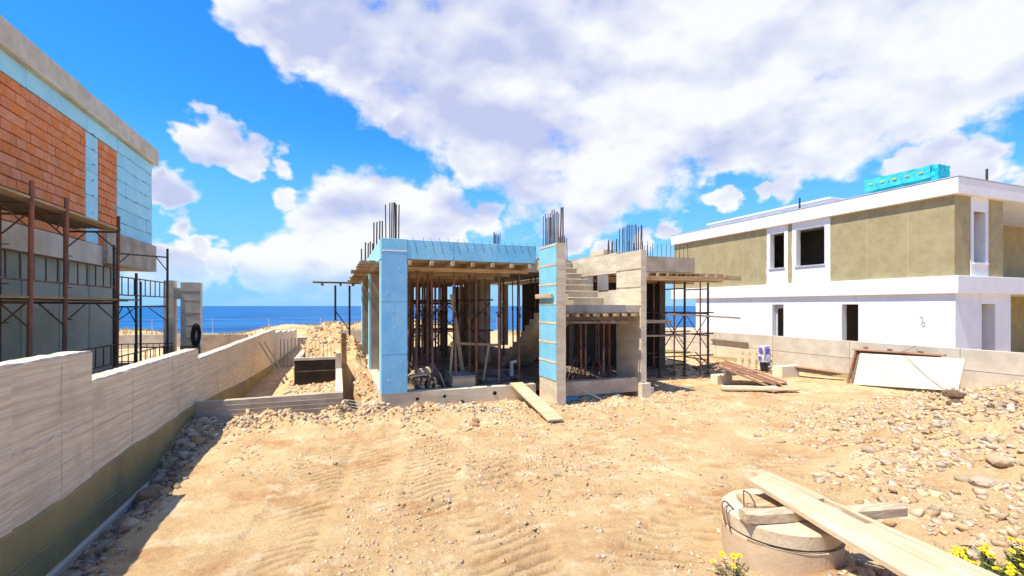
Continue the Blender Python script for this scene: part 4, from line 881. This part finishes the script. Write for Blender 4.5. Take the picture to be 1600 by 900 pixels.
# ------------------------------------------------------------------ white house on the right
def white_house():
    t = thing('white_house', (21, 14, 0), 'two storey flat roofed house at right, white bands and olive rendered upper walls', 'house')
    X, Y, YB = 17.5, 8.28, 21.0
    zr0, zr1, zb0, zb1 = 5.60, 6.10, 2.58, 3.12
    part(t, 'roof_band', MB().box(X-.06, 33, Y-.06, YB, zr0, zr1, .012), 'white_paint')
    bx(t, 'roof_flashing', X-.075, 33.01, Y-.075, YB+.01, zr1+.003, zr1+.03, 'grey_pipe', .003)
    part(t, 'floor_band', MB().box(X-.06, 33, Y-.06, YB, zb0, zb1, .012), 'white_paint')
    w1 = (14.10, 14.80, 3.82, 5.32); w2 = (12.38, 13.58, 3.82, 5.32); d1 = (14.10, 14.66, .0, 2.26); d2 = (11.12, 11.73, .0, 2.26)
    part(t, 'upper_wall', MB().cells(0, X+.10, X+.32, Y+.10, YB-.1, zb1, zr0, [w1, w2]), 'olive_render')
    part(t, 'lower_wall', MB().cells(0, X+.06, X+.30, Y+.06, 19.2, -.4, zb0, [d1, d2]), 'white_paint')
    fw = (18.56, 19.22, 3.55, 5.16); fd = (18.95, 19.72, -.4, 2.26)
    part(t, 'upper_front_wall', MB().cells(1, Y+.10, Y+.32, X+.325, 20.25, zb1, zr0, [fw]), 'olive_render')
    part(t, 'lower_front_wall', MB().cells(1, Y+.06, Y+.30, X+.305, 20.6, -.4, zb0, [fd]), 'white_paint')
    # balcony recess at the front right and rooms behind the openings
    part(t, 'balcony_wall', MB().cells(1, Y+2.6, Y+2.8, 20.25, 33, zb1, zr0, []), 'olive_render'); part(t, 'balcony_side', MB().cells(0, 20.05, 20.25, Y+.325, Y+2.6, zb1, zr0, []), 'olive_render')
    part(t, 'porch_wall', MB().cells(1, Y+2.6, Y+2.8, 20.6, 33, -.4, zb0, []), 'olive_render'); part(t, 'porch_side', MB().cells(0, 20.4, 20.6, Y+.305, Y+2.6, -.4, zb0, []), 'white_paint')
    part(t, 'back_wall', MB().cells(1, YB-.1, YB, X+.33, 33, zb1, zr0, []), 'olive_render'); part(t, 'back_wall', MB().cells(1, 19.0, 19.2, X+.305, 33, -.4, zb0, []), 'white_paint')
    part(t, 'far_wall', MB().cells(0, 32.6, 32.8, Y+2.85, YB-.15, -.4, zr0-.01, []), 'olive_render')
    for (a, b, c, d) in ((14.0, 18.9, zb1, zr0), (11.9, 13.9, zb1, zr0)):
        part(t, 'room_wall', MB().cells(0, X+2.6, X+2.8, a-2, b, c, d, []), 'shaded_interior_wall')
    part(t, 'room_wall', MB().cells(0, X+2.4, X+2.6, 8.9, 13.2, -.4, zb0, []), 'shaded_interior_wall')
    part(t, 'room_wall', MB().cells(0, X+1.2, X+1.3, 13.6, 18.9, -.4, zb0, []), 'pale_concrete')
    part(t, 'room_wall', MB().cells(1, 11.95, 12.1, X+.31, X+2.39, -.4, zb0, []), 'shaded_interior_wall')
    def surround(y0, y1, h):
        # white plastered surround with a torn outer edge, reaching from band to band
        f = part(t, 'window_surround', MB().cells(0, X+.078, X+.099, y0, y1, zb1, zr0, [h]), 'white_paint')
        n = 28
        for s in (y0, y1):
            m = MB()
            sg = -1 if s == y0 else 1; vs = []
            for i in range(n+1):
                z = zb1+(zr0-zb1)*i/n; e = .015+.05*abs(mn.noise(Vector((z*2.3, s, 1))))+.03*abs(mn.noise(Vector((z*8, s, 2))))
                vs += [(X+.078, s, z), (X+.09, s+sg*e, z), (X+.0995, s+sg*(e+.004), z)]
            m.add(vs, [q for i in range(n) for q in ((3*i, 3*i+3, 3*i+4, 3*i+1), (3*i+1, 3*i+4, 3*i+5, 3*i+2))])
            part(f, 'torn_edge', m, 'white_paint')
        w = MB(); a, b, c, d = h
        for (p, q, r, s) in ((a-.0, a+.012, c, d), (b-.012, b, c, d), (a+.012, b-.012, d-.012, d)): w.box(X+.09, X+.34, p, q, r, s)
        part(f, 'reveal', w, 'white_paint')
        part(f, 'sill', MB().box(X+.03, X+.33, a-.03, b+.03, c-.045, c+.004, .004), 'grey_pipe')
    surround(13.97, 14.93, w1); surround(12.20, 13.72, w2)
    for h in (d1, d2):
        f = part(t, 'door_frame', MB().box(X+.055, X+.33, h[0], h[0]+.012, .0, 2.25).box(X+.055, X+.33, h[1]-.012, h[1], .0, 2.25), 'white_paint')
    part(t, 'door_leaf', MB().cells(0, X+.25, X+.28, 14.13, 14.63, 0, 2.24, [(14.2, 14.55, .9, 2.1)]), 'grey_pipe')
    m = MB().cells(1, Y+.078, Y+.099, 18.42, 19.36, zb1, zr0, [fw]); f = part(t, 'window_surround', m, 'white_paint')
    part(f, 'reveal', MB().box(18.56, 18.572, Y+.09, Y+.6, 3.55, 5.16).box(19.208, 19.22, Y+.09, Y+.8, 3.55, 5.16), 'white_paint')
    part(f, 'sill', MB().box(18.5, 19.3, Y+.03, Y+.33, 3.505, 3.553, .004), 'white_paint')
    part(t, 'door_reveal', MB().box(19.708, 19.72, Y+.07, Y+.8, -.4, 2.255).box(18.95, 18.962, Y+.07, Y+.3, -.4, 2.255), 'white_paint')
    for y in (9.6, 10.85, 15.4, 16.2, 17.0, 17.9, 18.9, 20.0): bx(t, 'render_seam', X+.094, X+.0995, y, y+.022, zb1+.01, zr0-.01, 'olive_seam', .001)
    # black spray mark on the wall: a loop with a hooked stem
    pts = [(X+.056, 9.16+.045*math.sin(a), 1.60+.07*math.cos(a)) for a in [2*math.pi*i/14 for i in range(15)]]+[(X+.056, 9.18, 1.72), (X+.056, 9.20, 1.84), (X+.056, 9.26, 1.85)]
    part(t, 'spray_mark', MB().path(pts, .007, 5), 'cord')
    part(t, 'roof_block', MB().box(19.6, 23, 13.6, 20.4, zr1+.035, 6.75, .02), 'white_paint'); bx(t, 'roof_block_cap', 19.5, 23.1, 13.5, 20.5, 6.753, 6.83, 'white_paint', .01)
    for (x, y, z) in ((17.7, 13.5, 6.62), (19.6, 8.5, 6.62)): rod(t, 'roof_pipe', (x, y, zr1), (x, y, z), .035, 'dark_steel')
    # foam packs in cyan wrap on the roof
    for k, (a, b, z0, z1, dx) in enumerate(((9.15, 10.9, 6.14, 6.36, .1), (9.2, 11.2, 6.365, 6.78, 0))):
        tt = thing('wrapped_foam_pack', (18.35, 10.4, z0), ('lower', 'upper')[k]+' cyan film wrapped foam pack on the white house roof', 'foam pack', 'foam packs on the roof')
        mb = MB().roughbox(18.0+dx, 18.7, a, b, z0, z1, .10, .022, 1.6); part(tt, 'wrap', mb, 'cyan_wrap', merge=True)
        if k:
            part(tt, 'wrap_tail', MB().roughbox(18.02, 18.65, 9.0, 9.19, z0-.15, z1-.02, .07, .035, 3), 'cyan_wrap')
            for j in range(5): part(tt, 'print_mark', MB().bar((17.974, 9.4+.38*j, 6.59), (17.974, 9.52+.38*j, 6.59), .008, .06), 'yellow_print')
            for j in range(4): part(tt, 'print_mark', MB().bar((17.974, 9.63+.38*j, 6.57), (17.974, 9.66+.38*j, 6.57), .008, .04), 'purple_print')
white_house()

# ------------------------------------------------------------------ things lying along the right
def right_things():
    t = thing('formwork_panel', (13.6, 7.5, 0), 'large cream formwork panel leaning by the right boundary wall', 'panel')
    g = [H(13.45, 6.3)+.01, H(13.45, 8.7)+.01]
    def quad(x0, x1, y0, y1, za, zb, zt0, zt1, th):
        return MB().add([(x0, y0, za), (x0, y1, zb), (x1, y1-.03, zt1), (x1, y0-.03, zt0), (x0+th, y0, za), (x0+th, y1, zb), (x1+th, y1-.03, zt1), (x1+th, y0-.03, zt0)],
                        [(0, 1, 2, 3), (4, 5, 6, 7), (0, 1, 5, 4), (1, 2, 6, 5), (2, 3, 7, 6), (3, 0, 4, 7)])
    part(t, 'face_sheet', quad(13.40, 13.62, 6.32, 8.62, g[0], g[1], .97, .88, .03), 'cream_panel')
    t2 = thing('rusty_frame_panel', (13.8, 7.6, 0), 'rusty framed shutter panel behind the cream panel', 'panel')
    part(t2, 'backing', quad(13.62, 13.86, 6.9, 8.85, g[0], g[1], .98, .93, .03), 'old_timber')
    rod(t2, 'frame_bar', (13.56, 8.88, .0), (13.84, 8.82, .97), .035, 'rust_orange'); bar(t2, 'frame_bar', (13.80, 6.75, 1.0), (13.82, 8.9, .96), .09, .05, 'brown_sheet')
    for y in (7.2, 7.9, 8.5): bar(t2, 'clamp', (13.78, y, 1.03), (13.84, y+.12, 1.03), .05, .04, 'rust')
    pts = []
    for i in range(15):
        s = i/14; pts.append((13.60-.24*s**1.2-.02, 7.55-1.15*s, 1.02-.86*s-.10*math.sin(s*3.14)))
    m = MB().path([(14.45, 7.7, 1.16), (14.1, 7.62, 1.08)]+pts, .005, 5); m.path([pts[-1], (13.2, 6.2, H(13.2, 6.2)+.01), (13.1, 5.2, H(13.1, 5.2)+.01), (13.3, 4.6, H(13.3, 4.6)+.01)], .008, 5)
    solo('cable', m, 'cord', 'thin black cable sagging across the cream panel to the ground', 'cable')
    # tilted brown shutter boards resting on a cream block
    t = thing('brown_boards', (10.7, 9.9, 0), 'four rust brown shutter boards tilted side by side beside the scaffold tower', 'board stack')
    A, B = Vector((9.6, 9.72, .55)), Vector((10.75, 10.5, .57)); C, D = Vector((10.66, 9.10, .05)), Vector((11.9, 9.40, .05))
    for k in range(4):
        s0, s1 = (k+.5)/4, (k+.5)/4
        bar(t, 'board', A.lerp(B, s0)+Vector((0, 0, .02*(k % 2))), C.lerp(D, s1)+Vector((0, 0, .02*(k % 2))), .335, .04, 'brown_sheet')
        p = A.lerp(B, k/4); q = C.lerp(D, k/4); bar(t, 'rib', p+Vector((0, 0, .05)), q+Vector((0, 0, .05)), .05, .05, 'brown_sheet')
    solo('cream_block', MB().box(9.85, 10.4, 9.95, 10.2, -.05, .27, .01), 'cream_panel', 'cream block propping up the brown shutter boards', 'block')
    solo('flat_plank', MB().bar((9.3, 9.25, .05), (11.0, 8.45, .06), .24, .04), 'pale_plank', 'pale plank flat on the sand in front of the brown boards', 'plank')
    solo('flat_plank', MB().bar((9.6, 9.55, .04), (10.9, 8.95, .05), .22, .03), 'cream_panel', 'cream strip lying under the low end of the brown boards', 'plank')
    t = thing('pallet', (12.7, 11.5, 0), 'small wooden pallet standing upright near the right wall', 'pallet')
    e1 = Vector((.53, -.85, 0)); e2 = Vector((.30, .19, .93)); o0 = Vector((12.95, 12.25, H(13.1, 11.8)+.02)); nn = e1.cross(e2).normalized()
    def slab(u0, u1, v0, v1, w0, w1): return MB().add([o0+e1*u+e2*v+nn*w for u in (u0, u1) for v in (v0, v1) for w in (w0, w1)], [(0, 1, 3, 2), (4, 6, 7, 5), (0, 4, 5, 1), (2, 3, 7, 6), (0, 2, 6, 4), (1, 5, 7, 3)])
    for k in range(5): part(t, 'slat', slab(.02+.22*k, .17+.22*k, 0, .66+rnd(-.03, .03), 0, .022), 'pale_plank')
    for v in (.08, .30, .52): part(t, 'stringer', slab(0, 1.08, v, v+.08, -.075, -.002), 'timber')
    t = thing('cement_sack', (13.35, 11.45, 0), 'white sack with purple print standing on a dark bucket by the right wall', 'sack')
    part(t, 'bucket', MB().tube((13.35, 11.45, H(13.35, 11.45)-.02), (13.35, 11.45, .32), .10, 12, .14), 'black_rubber')
    part(t, 'sack_body', MB().roughbox(13.20, 13.50, 11.33, 11.57, .325, .86, .06, .02, 3), 'sack_white', merge=True)
    for (y0, y1, z0, z1) in ((11.36, 11.50, .66, .80), (11.40, 11.53, .44, .52)): part(t, 'print_mark', MB().roughbox(13.16, 13.175, y0, y1, z0, z1, .04, .012, 5), 'purple_print')
    part(t, 'print_mark', MB().roughbox(13.25, 13.42, 11.295, 11.31, .6, .78, .04, .012, 5), 'purple_print')
    solo('white_block', MB().box(12.75, 13.5, 10.3, 10.65, H(13, 10.5)-.03, .34, .01), 'cream_panel', 'cream board block on the ground below the printed sack', 'block')
    for k in range(4): solo('rusty_plank', MB().bar((13.0+.05*k, 11.0-.1*k, .24+.035*k), (14.0, 9.6-.12*k, .10+.035*k), .18, .03), 'brown_sheet' if k % 2 else 'grey_ply', ('lowest', 'second', 'third', 'topmost')[k]+' plank of the small pile behind the cream block', 'plank', 'planks piled by the right wall')
right_things()

# ------------------------------------------------------------------ manhole in the foreground
def stone_block():
    v = MB().roughbox(-.22, .22, -.12, .12, -.15, .10, .08, .02, 2); return v.mesh('rock', 'rock', merge=True)
def manhole():
    cx, cy, r = 3.66, 2.98, .47
    t = thing('manhole_ring', (cx, cy, 0), 'round concrete manhole shaft with its lid in the right foreground', 'manhole')
    def ringmesh(prof, n=72):
        m = MB(); vs = []
        for i in range(n):
            a = 2*math.pi*i/n
            for (rr, z) in prof:
                j = .006*mn.noise(Vector((math.cos(a)*3, math.sin(a)*3, z*9))); vs.append((cx+(rr+j)*math.cos(a), cy+(rr+j)*math.sin(a), z+j*.6))
        k = len(prof); m.add(vs, [(i*k+j, ((i+1) % n)*k+j, ((i+1) % n)*k+j+1, i*k+j+1) for i in range(n) for j in range(k-1)], False); return m
    part(t, 'shaft_ring', ringmesh([(r, -.35), (r, .245), (r-.008, .258), (r-.09, .26), (r-.1, .1)]), 'manhole_concrete')
    lid = part(t, 'lid', ringmesh([(.2, .268), (r-.03, .268), (r-.006, .276), (r-.002, .385), (r-.016, .40), (.25, .404), (.001, .405)]), 'lid_concrete')
    for (a0, w) in ((2.62, .10), (2.80, .09)):
        p = []
        for i in range(9):
            s = i/8; rr = r-.06+.10*math.sin(s*2.2); p.append((cx+rr*math.cos(a0+.05*s)*1.0, cy+rr*math.sin(a0+.05*s)-.05*s, .40+.12*math.sin(s*math.pi)-.16*s))
        part(lid, 'lifting_hook', MB().path(p, .007, 6), 'rust')
    m = MB().path([(3.33, 3.06, .40), (3.335, 3.07, .58), (3.36, 3.03, .56), (3.38, 3.0, .50), (3.40, 2.98, .40)], .006, 6)
    part(lid, 'lifting_hook', m, 'rust')
    m = MB().path([(cx+(r+.006)*math.cos(a), cy+(r+.006)*math.sin(a), .262+.004*math.sin(7*a)) for a in [3.3+.1*i for i in range(26)]], .003, 5)
    part(t, 'joint_gap', m, 'dark_hole')
    solo('lid_board', MB().bar((3.42, 3.16, .43), (3.95, 2.92, .43), .26, .045), 'weathered_wood', 'weathered board lying on the manhole lid under the long plank', 'board')
    m = MB(); n = 12; P = Vector((3.16, 2.92, .452)); Q = Vector((4.52, 2.50, .462)); d = (Q-P).normalized(); s_ = d.cross(Vector((0, 0, 1))).normalized(); vs = []
    for i in range(n+1):
        c = P.lerp(Q, i/n)+s_*.02*math.sin(i*.9); w = .058+.012*mn.noise(Vector((i*.7, 0, 0))); h = .042+.008*mn.noise(Vector((0, i*.8, 5)))
        for (a, b) in ((-1, -1), (1, -1), (1.0, .7), (.6, 1), (-.7, 1), (-1, .6)): vs.append(c+s_*a*w+Vector((0, 0, b*h)))
    m.add(vs, [(6*i+j, 6*i+6+j, 6*i+6+(j+1) % 6, 6*i+(j+1) % 6) for i in range(n) for j in range(6)]+[tuple(range(5, -1, -1)), tuple(range(6*n, 6*n+6))])
    solo('weathered_beam', m, 'weathered_wood', 'grey weathered beam laid across the manhole under the long plank', 'timber')
    # the long wide plank: two boards with a split, resting on the beam and running down to the ground
    t = thing('long_plank', (4.2, 2.6, .3), 'long wide pale plank running from the manhole down to the lower right corner', 'plank')
    def edge(f, u):                                  # f: 0 left edge .. 1 right edge, u: 0 far end .. 1 near end
        l = Vector((3.57, 3.24, .585)).lerp(Vector((3.46, 1.72, .42)), u); r_ = Vector((3.93, 3.32, .585)).lerp(Vector((4.05, 1.50, .42)), u); return l.lerp(r_, f)
    d = edge(.5, 1)-edge(.5, 0)
    def board(f0, f1, a, b, name, zz=0):
        up = Vector((0, 0, 1)); n = 10; vs = []
        for i in range(n+1):
            u = a+(b-a)*i/n; w = .006*mn.noise(Vector((i*.5, f0*9, 0))); z = up*(zz+.004*math.sin(u*9))
            p, q = edge(f0+w, u)+z, edge(f1+w, u)+z; vs += [p, q, q-up*.036, p-up*.036]
        m = MB().add(vs, [(4*i+j, 4*i+4+j, 4*i+4+(j+1) % 4, 4*i+(j+1) % 4) for i in range(n) for j in range(4)]+[(3, 2, 1, 0), tuple(range(4*n, 4*n+4))])
        p0 = edge(f0, a); q = d.to_track_quat('X', 'Z'); inv = (Matrix.Translation(p0) @ q.to_matrix().to_4x4()).inverted()
        return put(name, MB().add([inv @ Vector(v) for v in m.v], m.f).mesh(name, 'pale_plank'), p0, t, q)
    board(0, .735, 0, 1, 'board'); board(.742, 1, 0, .30, 'board'); board(.742, 1, .52, 1, 'board')
    board(.90, 1, .302, .518, 'splinter', -.002); board(.738, .80, .43, .518, 'splinter', -.02)
    o = put('rock', stone_block(), (3.75, 1.66, H(3.75, 1.66)+.08)); tag(o, 'flat pale stone under the near end of the long plank', 'rock')
manhole()

# ------------------------------------------------------------------ stones and rubble
def ico(sub):
    bm = bmesh.new(); bmesh.ops.create_icosphere(bm, subdivisions=sub, radius=1); v = np.array([x.co[:] for x in bm.verts]); f = np.array([[q.index for q in p.verts] for p in bm.faces]); bm.free(); return v, f
ICO1, ICO2 = ico(1), ico(2)
CUB = (np.array([(x, y, z) for x in (-.8, .8) for y in (-.8, .8) for z in (-.8, .8)]), np.array([(0, 1, 3), (0, 3, 2), (4, 6, 7), (4, 7, 5), (0, 4, 5), (0, 5, 1), (2, 3, 7), (2, 7, 6), (0, 2, 6), (0, 6, 4), (1, 5, 7), (1, 7, 3)]))
def stone_mesh(name, pts, m, flat=.6, sub=1):
    """pts: rows x, y, size -> one joined mesh of irregular stones lying on the ground"""
    bv, bf = CUB if sub == 1 else ICO2; n = len(pts); pts = np.array(pts)
    sc = np.stack([RNG.uniform(.75, 1.3, n), RNG.uniform(.6, 1.05, n), RNG.uniform(.35, .85, n)*flat/.6], 1)*pts[:, 2:3]
    v = (bv[None]*(1+RNG.uniform(-.35, .25, (n, len(bv), 1)))+RNG.uniform(-.3, .3, (n, len(bv), 3)))*sc[:, None, :]
    a = RNG.uniform(0, 6.28, n); tl = RNG.uniform(-.6, .6, n); c, s = np.cos(a)[:, None], np.sin(a)[:, None]
    z = v[..., 2]+v[..., 0]*np.sin(tl)[:, None]
    x = v[..., 0]*c-v[..., 1]*s; y = v[..., 0]*s+v[..., 1]*c
    h = height(pts[:, 0], pts[:, 1])
    V = np.stack([x+pts[:, :1], y+pts[:, 1:2], z+(h+.12*sc[:, 2])[:, None]], -1).reshape(-1, 3)
    F = (bf[None]+(np.arange(n)*len(bv))[:, None, None]).reshape(-1, 3)
    me = bpy.data.meshes.new(name); me.vertices.add(len(V)); me.vertices.foreach_set('co', V.ravel().astype(np.float32))
    me.loops.add(F.size); me.loops.foreach_set('vertex_index', F.ravel().astype(np.int32)); me.polygons.add(len(F)); me.polygons.foreach_set('loop_start', np.arange(0, F.size, 3).astype(np.int32))
    me.update(calc_edges=True); me.materials.append(MATS[m]); return me
def scatter(n, fx, fy, size, keep=None):
    out = []; 
    while len(out) < n:
        x = fx(); y = fy()
        if keep is None or keep(x, y): out.append((x, y, size()))
    return out
def psize(a, b, k=2.5): return lambda: a+(b-a)*random.random()**k
def stuff(name, me, label, cat): return tag(put(name, me, (0, 0, 0)), label, cat, kind='stuff')
ruts = lambda x, y: mn.noise(Vector((x*.9, y*.9, 4)))+.4*mn.noise(Vector((x*3, y*3, 1))) > .05
stuff('wall_rubble', stone_mesh('wall_rubble', scatter(3300, lambda: -2.42+abs(random.gauss(0, .24)), lambda: rnd(3.5, 9.95), psize(.010, .055, 3), lambda x, y: x < -1.72+.25*mn.noise(Vector((0, y*1.5, 0)))), 'grey_stone'), 'grey broken rubble heaped along the foot of the left boundary wall', 'rubble')
stuff('cross_wall_clods', stone_mesh('cross_wall_clods', scatter(2600, lambda: rnd(-2.2, 1.6), lambda: 9.98-abs(random.gauss(0, .42)), psize(.008, .05, 3)), 'stone'), 'sandy clods thrown up along the low planter wall', 'clods')
stuff('bank_rubble', stone_mesh('bank_rubble', scatter(14000, lambda: rnd(4.5, 14), lambda: rnd(1.6, 8), psize(.007, .06, 3.4), lambda x, y: (random.random() < max(0, min(1, (x-.75*(y-3)-4.2)/3.2))*max(0, min(1, (7.6-y)/3))) and mn.noise(Vector((x, y, 2)))+.5*mn.noise(Vector((x*3, y*3, 9))) > -.25), 'stone'), 'pale broken stones spread over the earth bank at right', 'rubble')
stuff('sand_gravel', stone_mesh('sand_gravel', scatter(15000, lambda: rnd(-1.5, 13), lambda: 2.6+6.8*random.random()**1.3, psize(.004, .022, 3.5), ruts)
      + scatter(1300, lambda: random.gauss(2.9, .9), lambda: random.gauss(5.6, .8), psize(.006, .028, 2.5), lambda x, y: y > 2.5), 'stone'), 'small pale gravel scattered over the sandy yard', 'gravel')
stuff('building_debris', stone_mesh('building_debris', scatter(2600, lambda: rnd(1.0, 8.2), lambda: 10.05-abs(random.gauss(0, .75)) if random.random() < .5 else rnd(7.2, 9.6), psize(.008, .045, 2.5), lambda x, y: y < (10.1 if x < 4.4 else 9.4) and mn.noise(Vector((x*1.3, y*1.3, 7)))+.2*(y-8) > -.1), 'stone', .45), 'pale crumbs of concrete along the foot of the frame', 'debris')
stuff('sand_heap_lumps', stone_mesh('sand_heap_lumps', scatter(1500, lambda: rnd(-1.3, .9), lambda: rnd(10.3, 20), psize(.012, .07, 2.5), lambda x, y: not (-.06 < x < .45 and y < 16)), 'stone', .7), 'clods of sand on the heap behind the planter', 'clods')
stuff('foam_scraps', stone_mesh('foam_scraps', scatter(150, lambda: random.choice((random.gauss(2.4, .25), random.gauss(3.0, .5), random.gauss(5.6, .9), random.gauss(7.2, .3))), lambda: 9.75-abs(random.gauss(0, .4)), psize(.012, .05, 2), lambda x, y: y < (10 if x < 4.3 else 9.2)), 'foam_scrap', .35), 'pale blue crumbs of foam on the sand before the frame', 'foam scraps')
stuff('shadow_rubble', stone_mesh('shadow_rubble', scatter(900, lambda: rnd(7.1, 13.5), lambda: rnd(9.3, 13.5), psize(.012, .06, 2.5), lambda x, y: y > 11 or x < 9), 'grey_stone', .5), 'dusty rubble on the ground round the scaffold tower', 'rubble')
stuff('manhole_pebbles', stone_mesh('manhole_pebbles', scatter(230, lambda: rnd(3.0, 4.0), lambda: rnd(1.9, 2.5), psize(.012, .042, 1.6), lambda x, y: math.hypot(x-3.62, y-2.92) > .52), 'stone', .7), 'rounded pebbles against the front of the manhole', 'pebbles')
def rocks():
    meshes = []
    for k in range(5):
        v, f = ICO2; w = v*np.array([1.1, .85, .7])
        for q in range(len(w)): 
            p = Vector(v[q]); w[q] *= 1+.28*mn.noise(p*1.3+Vector((k*7, 0, 0)))+.12*mn.noise(p*3.4+Vector((0, k*5, 0)))
        me = bpy.data.meshes.new('rock'); me.from_pydata(w.tolist(), [], f.tolist()); me.materials.append(MATS['rock']); meshes.append(me)
    red = meshes[1].copy(); red.materials[0] = MATS['red_rock']; drk = meshes[2].copy(); drk.materials[0] = MATS['dark_earth']
    def rock(x, y, s, label, group=None, me=None, zs=1):
        o = put('rock', me or random.choice(meshes), (x, y, H(x, y)+.18*s), None, Matrix.Rotation(rnd(0, 6.28), 3, 'Z').to_quaternion()); o.scale = (s, s, s*zs); return tag(o, label, 'rock', group)
    rock(-2.22, 7.15, .19, 'big rounded brown boulder in the shade at the foot of the left wall', me=red)
    rock(-2.12, 8.75, .13, 'reddish stone among the rubble by the left wall', me=red)
    for k in range(55): rock(-2.36+abs(random.gauss(0, .20)), rnd(4.4, 9.7), rnd(.04, .10), 'grey stone in the rubble strip beside the left boundary wall', 'stones by the left wall')
    for k in range(40):
        x, y = rnd(6.3, 12.2), rnd(2.6, 5.6); rock(x, y, rnd(.06, .13), 'pale stone lying in the rubble bank at right', 'stones of the rubble bank', zs=.7)
    for k in range(16): rock(rnd(-1.2, 9), rnd(4, 8.8), rnd(.03, .055), 'single small stone lying loose on the open sand', 'loose stones on the sand', zs=.8)
    rock(1.55, 9.55, .14, 'reddish clod of earth below the blue column', me=red); rock(2.35, 8.2, .10, 'reddish clod on the sand in front of the slab edge', me=red); rock(2.45, 8.45, .08, 'smaller reddish clod behind another before the slab edge', me=red)
    rock(9.0, 4.25, .12, 'dark clod of earth with a hollow beside the rubble bank', me=drk, zs=.8); rock(8.75, 4.5, .07, 'small dark clod just left of the hollow clod', me=drk)
    rock(9.25, 4.42, .15, 'brown earth lump right behind the hollow clod', me=drk, zs=.8)
rocks()

# ------------------------------------------------------------------ plants
def flower_plant(x, y, w, hgt, nst, nfl, label, leafn, lm='leaf'):
    t = thing('flowering_plant', (x, y, H(x, y)), label, 'plant'); m = MB(); z0 = H(x, y); tips = []
    for k in range(nst):
        a = rnd(0, 6.28); rr = w*math.sqrt(random.random()); top = Vector((x+rr*math.cos(a), y+rr*.8*math.sin(a), z0+hgt*rnd(.45, 1)*(1-.3*(rr/w)))); bs = Vector((x+rr*.4*math.cos(a), y+rr*.35*math.sin(a), z0-.02))
        m.tube(bs, top, .0035, 4, .002); tips.append(top)
        for j in range(leafn):
            s = rnd(.1, .85); p = bs.lerp(top, s); d = Vector((rnd(-1, 1), rnd(-1, 1), rnd(-.1, .8))).normalized(); L = rnd(.025, .06); sd = d.cross(Vector((rnd(-1, 1), rnd(-1, 1), rnd(-1, 1)))).normalized()*L*.16
            m.add([p, p+d*L*.5+sd, p+d*L+Vector((0, 0, -.008)), p+d*L*.5-sd], [(0, 1, 2, 3)])
    part(t, 'foliage', m, lm); tips.sort(key=lambda v: -v.z)
    me = {}
    for q in range(3):
        f = MB(); n = 13
        for k in range(n):
            a = 2*math.pi*k/n+rnd(-.1, .1); r0, r1 = .005, .024+rnd(-.003, .003); w_ = .0055
            c, s = math.cos(a), math.sin(a)
            f.add([(r0*c, r0*s, 0), (r1*.7*c-w_*s, r1*.7*s+w_*c, .004), (r1*c, r1*s, .002), (r1*.7*c+w_*s, r1*.7*s-w_*c, .004)], [(0, 1, 2, 3)])
        me[q] = f.mesh('flower_head', 'petal')
    core = MB().tube((0, 0, -.004), (0, 0, .006), .009, 8, .006).mesh('flower_core', 'petal_core')
    for p in tips[:nfl]:
        o = put('flower_head', random.choice(list(me.values())), p, t, Vector((rnd(-.4, .2), rnd(-.7, 0), 1)).to_track_quat('Z', 'Y')); s = rnd(.9, 1.35); o.scale = (s, s, s)
        c = bpy.data.objects.new('flower_core', core); COL.objects.link(c); c.parent = o
flower_plant(3.02, 2.88, .19, .16, 20, 5, 'small weed with a few yellow flowers left of the manhole', 8, 'dry_leaf')
flower_plant(4.80, 2.10, .27, .27, 85, 30, 'yellow flowering daisy bush at the lower right beside the long plank', 16)
flower_plant(5.12, 1.95, .22, .26, 55, 18, 'second yellow daisy tuft at the right edge beside the first', 16)
def dry_grass():
    n = 26000; x = RNG.uniform(-34, 30, n); y = RNG.uniform(31, 51, n); k = fbm(x, y, .3, 203)+.02*(y-40); sel = k > 0; x, y = x[sel], y[sel]; n = len(x)
    z = height(x, y); a = RNG.uniform(0, 6.28, n); L = RNG.uniform(.12, .38, n); w = RNG.uniform(.02, .05, n); ln = RNG.uniform(-.15, .15, (n, 2))
    v = np.stack([np.stack([x-np.cos(a)*w, y-np.sin(a)*w, z-.03], 1), np.stack([x+np.cos(a)*w, y+np.sin(a)*w, z-.03], 1), np.stack([x+ln[:, 0], y+ln[:, 1], z+L], 1)], 1).reshape(-1, 3)
    me = bpy.data.meshes.new('dry_grass'); me.vertices.add(len(v)); me.vertices.foreach_set('co', v.ravel().astype(np.float32)); me.loops.add(3*n); me.loops.foreach_set('vertex_index', np.arange(3*n).astype(np.int32))
    me.polygons.add(n); me.polygons.foreach_set('loop_start', np.arange(0, 3*n, 3).astype(np.int32)); me.update(calc_edges=True); me.materials.append(MATS['dry_grass'])
    stuff('dry_grass', me, 'yellow dry grass along the shore', 'grass')
dry_grass()
